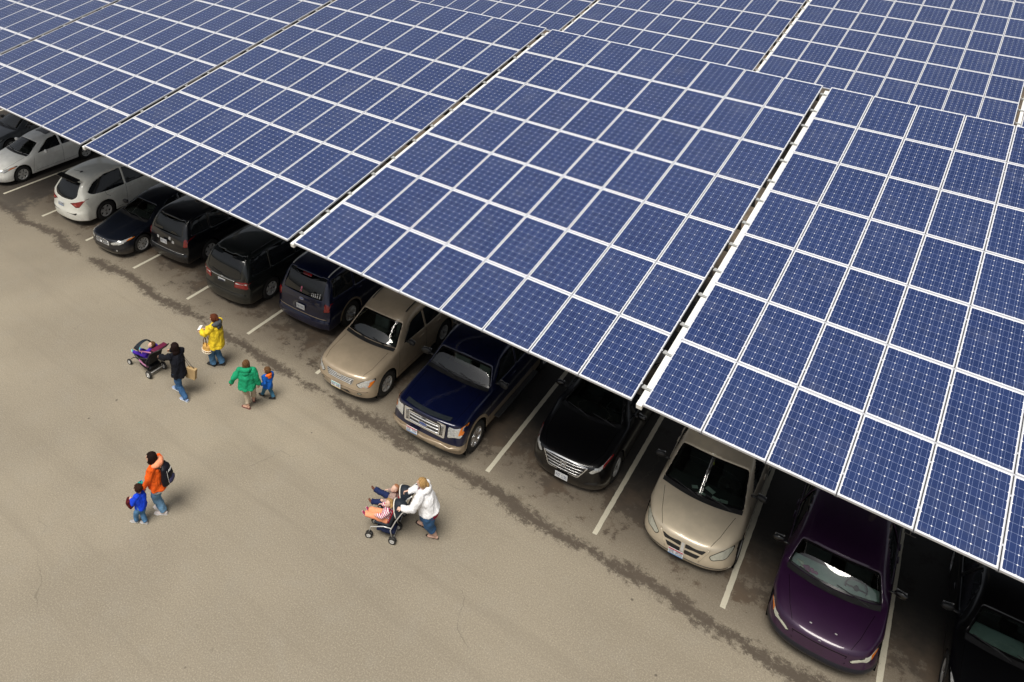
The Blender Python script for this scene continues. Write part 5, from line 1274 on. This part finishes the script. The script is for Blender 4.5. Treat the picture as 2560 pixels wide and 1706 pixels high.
# woman in white with the double stroller
fw = Vector((-.94, -.34, 0)).normalized()
JW = person('heavy woman in white hooded top and rolled jeans pushing the double stroller', (21.98, -2.30), (-.94, -.34), 1.60,
    [((22.08, -2.20, .07), (-.95, -.3)), ((21.72, -2.12, .085), (-.95, .0))], [(21.60, -2.78, .99), (21.42, -2.34, .99)], lean=.34, bulk=1.42, hipback=-.0,
    top=dict(m=cloth('white_fleece', (.80, .80, .82), 9, .5), length=.0, fit=1.06, hem=1.05, under=cloth('crimson_cotton', (.35, .01, .05)), hood=cloth('white_fleece', (.80, .80, .82)), collar=cloth('crimson_cotton', (.35, .01, .05))), bottom=dict(m=JEAND, length=.76, fit=1.12),
    shoes=dict(kind='flip', m=mat('black_rubber_sandal', (.02, .012, .012), .6), m2=mat('taupe_strap', (.2, .13, .1), .6)), hair=dict(m=HBL, kind='pony'), curl=(.9, .9), skin=SKINP)

# ------------------------------------------------------------------ strollers
def swheel(root, c, r, w_, axis_rz, rimm=MALU, name='wheel'):
    bm = bmesh.new(); lathe(bm, [(-w_ / 2, r * .62), (-w_ / 2, r * .9), (0, r), (w_ / 2, r * .9), (w_ / 2, r * .62)], 24, closed=True); o = bmo(name, bm, MRUB, root, smooth=True)
    o.location = c; o.rotation_euler = (0, 0, axis_rz)
    bm = bmesh.new()
    for k in range(3):
        t = k * math.pi / 3; d = Vector((0, math.cos(t), math.sin(t))); box(bm, (0, 0, 0), (w_ * .7, r * 1.24, r * .22), rot=Matrix.Rotation(t, 3, 'X'), bev=.003)
    lathe(bm, [(-w_ * .5, .001), (-w_ * .5, r * .25), (w_ * .5, r * .25), (w_ * .5, .001)], 14); lathe(bm, [(-w_ * .45, r * .64), (-w_ * .45, r * .56), (w_ * .45, r * .56), (w_ * .45, r * .64)], 20, closed=True)
    bmo('rim', bm, rimm, o)
NYL = cloth('dark_stroller_fabric', (.016, .022, .032), 10, .4, .6); NYLB = cloth('black_stroller_fabric', (.008, .008, .010), 10, .4, .6)
PURP = cloth('violet_fabric', (.06, .02, .33), 12, .4); PINKM = mat('dusty_pink_plastic', (.34, .13, .24), .5)
# single stroller, local +Y is its forward direction
st = empty('stroller', (13.14, -2.66, 0), math.atan2(1, -.03)); tag(st, 'single stroller in black, violet and dusty pink, far left of the people', 'stroller')
for x_ in (-.24, .24): swheel(st, (x_, 0, .115), .115, .05, 0); 
for x_ in (-.17, .09): swheel(st, (x_ - .02, .88, .085), .085, .04, .1)
bm = bmesh.new(); tube(bm, [(-.24, 0, .115), (.24, 0, .115)], .016, 8); bmo('rear_axle', bm, MALU, st)
for x_ in (-.22, .22):
    bm = bmesh.new(); tube(bm, [(x_, 0, .12), (x_, .10, .45), (x_, -.12, .80), (x_, -.34, .98)], .013, 8); tube(bm, [(x_ * .6, .88, .14), (x_ * .8, .70, .30), (x_, .25, .50), (x_, -.02, .62)], .013, 8); bmo('side_frame', bm, MBLK, st, smooth=True)
bm = bmesh.new(); tube(bm, [(-.22, -.34, .98), (-.10, -.40, 1.0), (.10, -.40, 1.0), (.22, -.34, .98)], .017, 8); bmo('handle', bm, MBLK, st, smooth=True)
bm = bmesh.new(); box(bm, (0, -.24, .95), (.42, .16, .05), bev=.02); bmo('parent_tray', bm, mat('maroon_plastic', (.12, .01, .04), .5), st)
bm = bmesh.new(); tube(bm, [(-.23, -.20, .90), (-.235, .10, .80), (-.235, .30, .72)], .019, 8); tube(bm, [(-.2, .05, .30), (-.22, .22, .34), (-.22, .38, .40)], .02, 8); bmo('pink_rail', bm, PINKM, st, smooth=True)
bm = bmesh.new(); box(bm, (0, .22, .40), (.38, .42, .07), bev=.03); box(bm, (0, -.03, .62), (.38, .09, .48), rot=Matrix.Rotation(R(18), 3, 'X'), bev=.03); bmo('seat', bm, NYLB, st, smooth=True)
bm = bmesh.new(); box(bm, (0, .60, .32), (.30, .26, .05), rot=Matrix.Rotation(R(25), 3, 'X'), bev=.02); bmo('footrest', bm, MBLK, st)
bm = bmesh.new(); tube(bm, [(0, .02, .20), (0, .22, .24), (0, .46, .20)], [(.19, .07), (.21, .10), (.17, .06)], 16, up=(0, 0, 1)); b = fuse(bm, .012, 3, .012, 14); bmo('basket', b, NYLB, st, smooth=True)
bm = bmesh.new()         # sun hood folded forward over the legs
A_ = [[bm.verts.new((.215 * math.cos(a), .40 + .20 * math.cos(b_) , .62 + .19 * math.sin(a) * math.sin(b_) + .05)) for a in [math.pi * i / 10 for i in range(11)]] for b_ in [math.pi * (.12 + .42 * j / 6) for j in range(7)]]
for a, b in zip(A_, A_[1:]):
    for i in range(10): bm.faces.new((a[i], a[i + 1], b[i + 1], b[i]))
o = bmo('sun_hood', bm, NYL, st, smooth=True); sm = o.modifiers.new('t', 'SOLIDIFY'); sm.thickness = .008
bm = bmesh.new(); ball(bm, (.20, .22, .64), (.06, .09, .10), 12, 8); b = fuse(bm, .01, 2, .02, 20); bmo('blanket', b, PURP, st, smooth=True)
def W2(o, x, y, z):
    c, s = math.cos(o.rotation_euler.z), math.sin(o.rotation_euler.z); return (o.location.x + c * x - s * y, o.location.y + s * x + c * y, z)
def seated(stl, label, x, y, z, top, bottom, shoes, hair, H=.92, feet=None, hands=None, **k):
    fx, fy = -math.sin(stl.rotation_euler.z), math.cos(stl.rotation_euler.z)
    b = W2(stl, x, y, 0)
    ft = feet or [((x - .10, y + .38, z - .02)), ((x + .08, y + .38, z - .02))]
    hd = hands or [(x - .15, y + .16, z + .14), (x + .15, y + .16, z + .14)]
    tv = [(fx * .6, fy * .6, .8)] * 2
    return person(label, b[:2], (fx, fy), H, [(W2(stl, *ft[0]), tv[0]), (W2(stl, *ft[1]), tv[1])], [W2(stl, *hd[0]), W2(stl, *hd[1])], child=True, hipz=z, lean=-.22, sit=True, tilt=R(34), top=top, bulk=1.35, bottom=bottom, shoes=shoes, hair=hair, group='toddlers riding in strollers', headf=(-.45, -.9), **k)
seated(st, 'toddler asleep in violet clothes inside the single stroller', 0, .12, .50, dict(m=PURP, length=0, vx=.007), dict(m=PURP, vx=.007), dict(kind='shoe', m=mat('turquoise_shoe', (.12, .45, .5), .5), m2=MWHT), dict(m=HLB, kind='short', vx=.006), feet=[(-.14, .72, .44), (.02, .62, .46)], skin=SKINP)

# double stroller
ds = empty('stroller', (21.31, -2.49, 0), math.atan2(.94, -.34)); tag(ds, 'side by side double stroller with grey hoods and cream piping', 'stroller')
PIPE = mat('cream_piping', (.70, .66, .58), .6)
for x_ in (-.40, -.02, .36):
    for q in (-.028, .028): swheel(ds, (x_ + q, 0.0, .085), .085, .03, 0); swheel(ds, (x_ + q, .52, .08), .08, .03, .15)
bm = bmesh.new(); tube(bm, [(-.42, 0, .09), (.38, 0, .09)], .010, 8); bmo('rear_axle', bm, MALU, ds)
for x_ in (-.40, -.02, .36):
    bm = bmesh.new(); tube(bm, [(x_, 0, .12), (x_, .05, .34), (x_, -.06, .62), (x_, -.20, .90), (x_, -.29, 1.0)], .012, 8); tube(bm, [(x_, .52, .12), (x_, .48, .30), (x_, .20, .40), (x_, .03, .40)], .011, 8); bmo('side_frame', bm, MALU, ds, smooth=True)
for cx in (-.21, .17):
    bm = bmesh.new(); box(bm, (cx, .24, .42), (.34, .36, .05), bev=.02); box(bm, (cx, .02, .64), (.34, .06, .46), rot=Matrix.Rotation(R(16), 3, 'X'), bev=.02); bmo('seat', bm, NYL, ds, smooth=True)
    bm = bmesh.new(); box(bm, (cx, .215, .44), (.24, .22, .05), bev=.02); box(bm, (cx, .06, .62), (.26, .05, .38), rot=Matrix.Rotation(R(16), 3, 'X'), bev=.02); bmo('seat_liner', bm, cloth('crimson_liner', (.25, .01, .02), 10, .3), ds, smooth=True)
    arch = lambda th, k=1.0: [Vector((cx + .18 * math.cos(a), -.07 + .30 * k * math.sin(a) * math.cos(th), .70 + .33 * k * math.sin(a) * math.sin(th))) for a in [math.pi * i / 14 for i in range(15)]]
    bm = bmesh.new(); G_ = [[bm.verts.new(q) for q in arch(R(72 + 62 * j / 7), 1 - .16 * abs(j / 7 - .4))] for j in range(8)]
    for a, b in zip(G_, G_[1:]):
        for i in range(14): bm.faces.new((a[i], a[i + 1], b[i + 1], b[i]))
    o = bmo('sun_hood', bm, NYL, ds, smooth=True); sm = o.modifiers.new('t', 'SOLIDIFY'); sm.thickness = .008
    bm = bmesh.new(); tube(bm, [q + Vector((0, .01, .004)) for q in arch(R(72), .94)], .013, 8)
    bmo('piping', bm, PIPE, o, smooth=True)
    bm = bmesh.new(); tube(bm, [(cx - .16, .02, .20), (cx, .12, .17), (cx + .16, .02, .20)], .008, 6); tube(bm, [(cx, -.02, .20), (cx, .18, .22), (cx, .38, .20)], [(.13, .05), (.16, .09), (.13, .05)], 16, up=(0, 0, 1)); b = fuse(bm, .012, 2, .015, 14); bmo('basket', b, cloth('navy_basket', (.012, .018, .05), 12, .4), ds, smooth=True)
    bm = bmesh.new(); tube(bm, [(cx - .15, -.29, 1.0), (cx + .15, -.29, 1.0)], .016, 8); bmo('handle', bm, NYLB, ds)
seated(ds, 'toddler with blond pigtails and orange trousers in the near seat of the double stroller', -.21, .20, .48, dict(m=striped('crimson_white_stripes', (.42, .02, .10), (.75, .72, .74), 9), length=0, vx=.007), dict(m=striped('orange_pattern', (.78, .20, .07), (.85, .42, .25), 22), fit=1.3, vx=.007),
       dict(kind='shoe', m=mat('magenta_shoe', (.30, .03, .10), .5), m2=mat('pink_sole', (.7, .45, .5), .5)), dict(m=HBL, kind='pigtails', vx=.006), feet=[(-.30, .64, .50), (-.18, .60, .50)], skin=SKINP)
seated(ds, 'baby with thin reddish hair and brown shoes in the far seat of the double stroller', .17, .20, .50, dict(m=striped('beige_plaid', (.42, .30, .24), (.24, .16, .16), 20), length=0, vx=.007), dict(m=cloth('navy_cotton', (.012, .022, .08), 12, .4), fit=1.3, vx=.007),
       dict(kind='shoe', m=mat('brown_leather_shoe', (.16, .06, .035), .5), m2=mat('brown_sole', (.12, .05, .03), .5)), dict(m=hairmat('strawberry_hair', (.45, .20, .10)), kind='baby', vx=.006), feet=[(.02, .62, .52), (.30, .66, .58)], skin=SKINP)
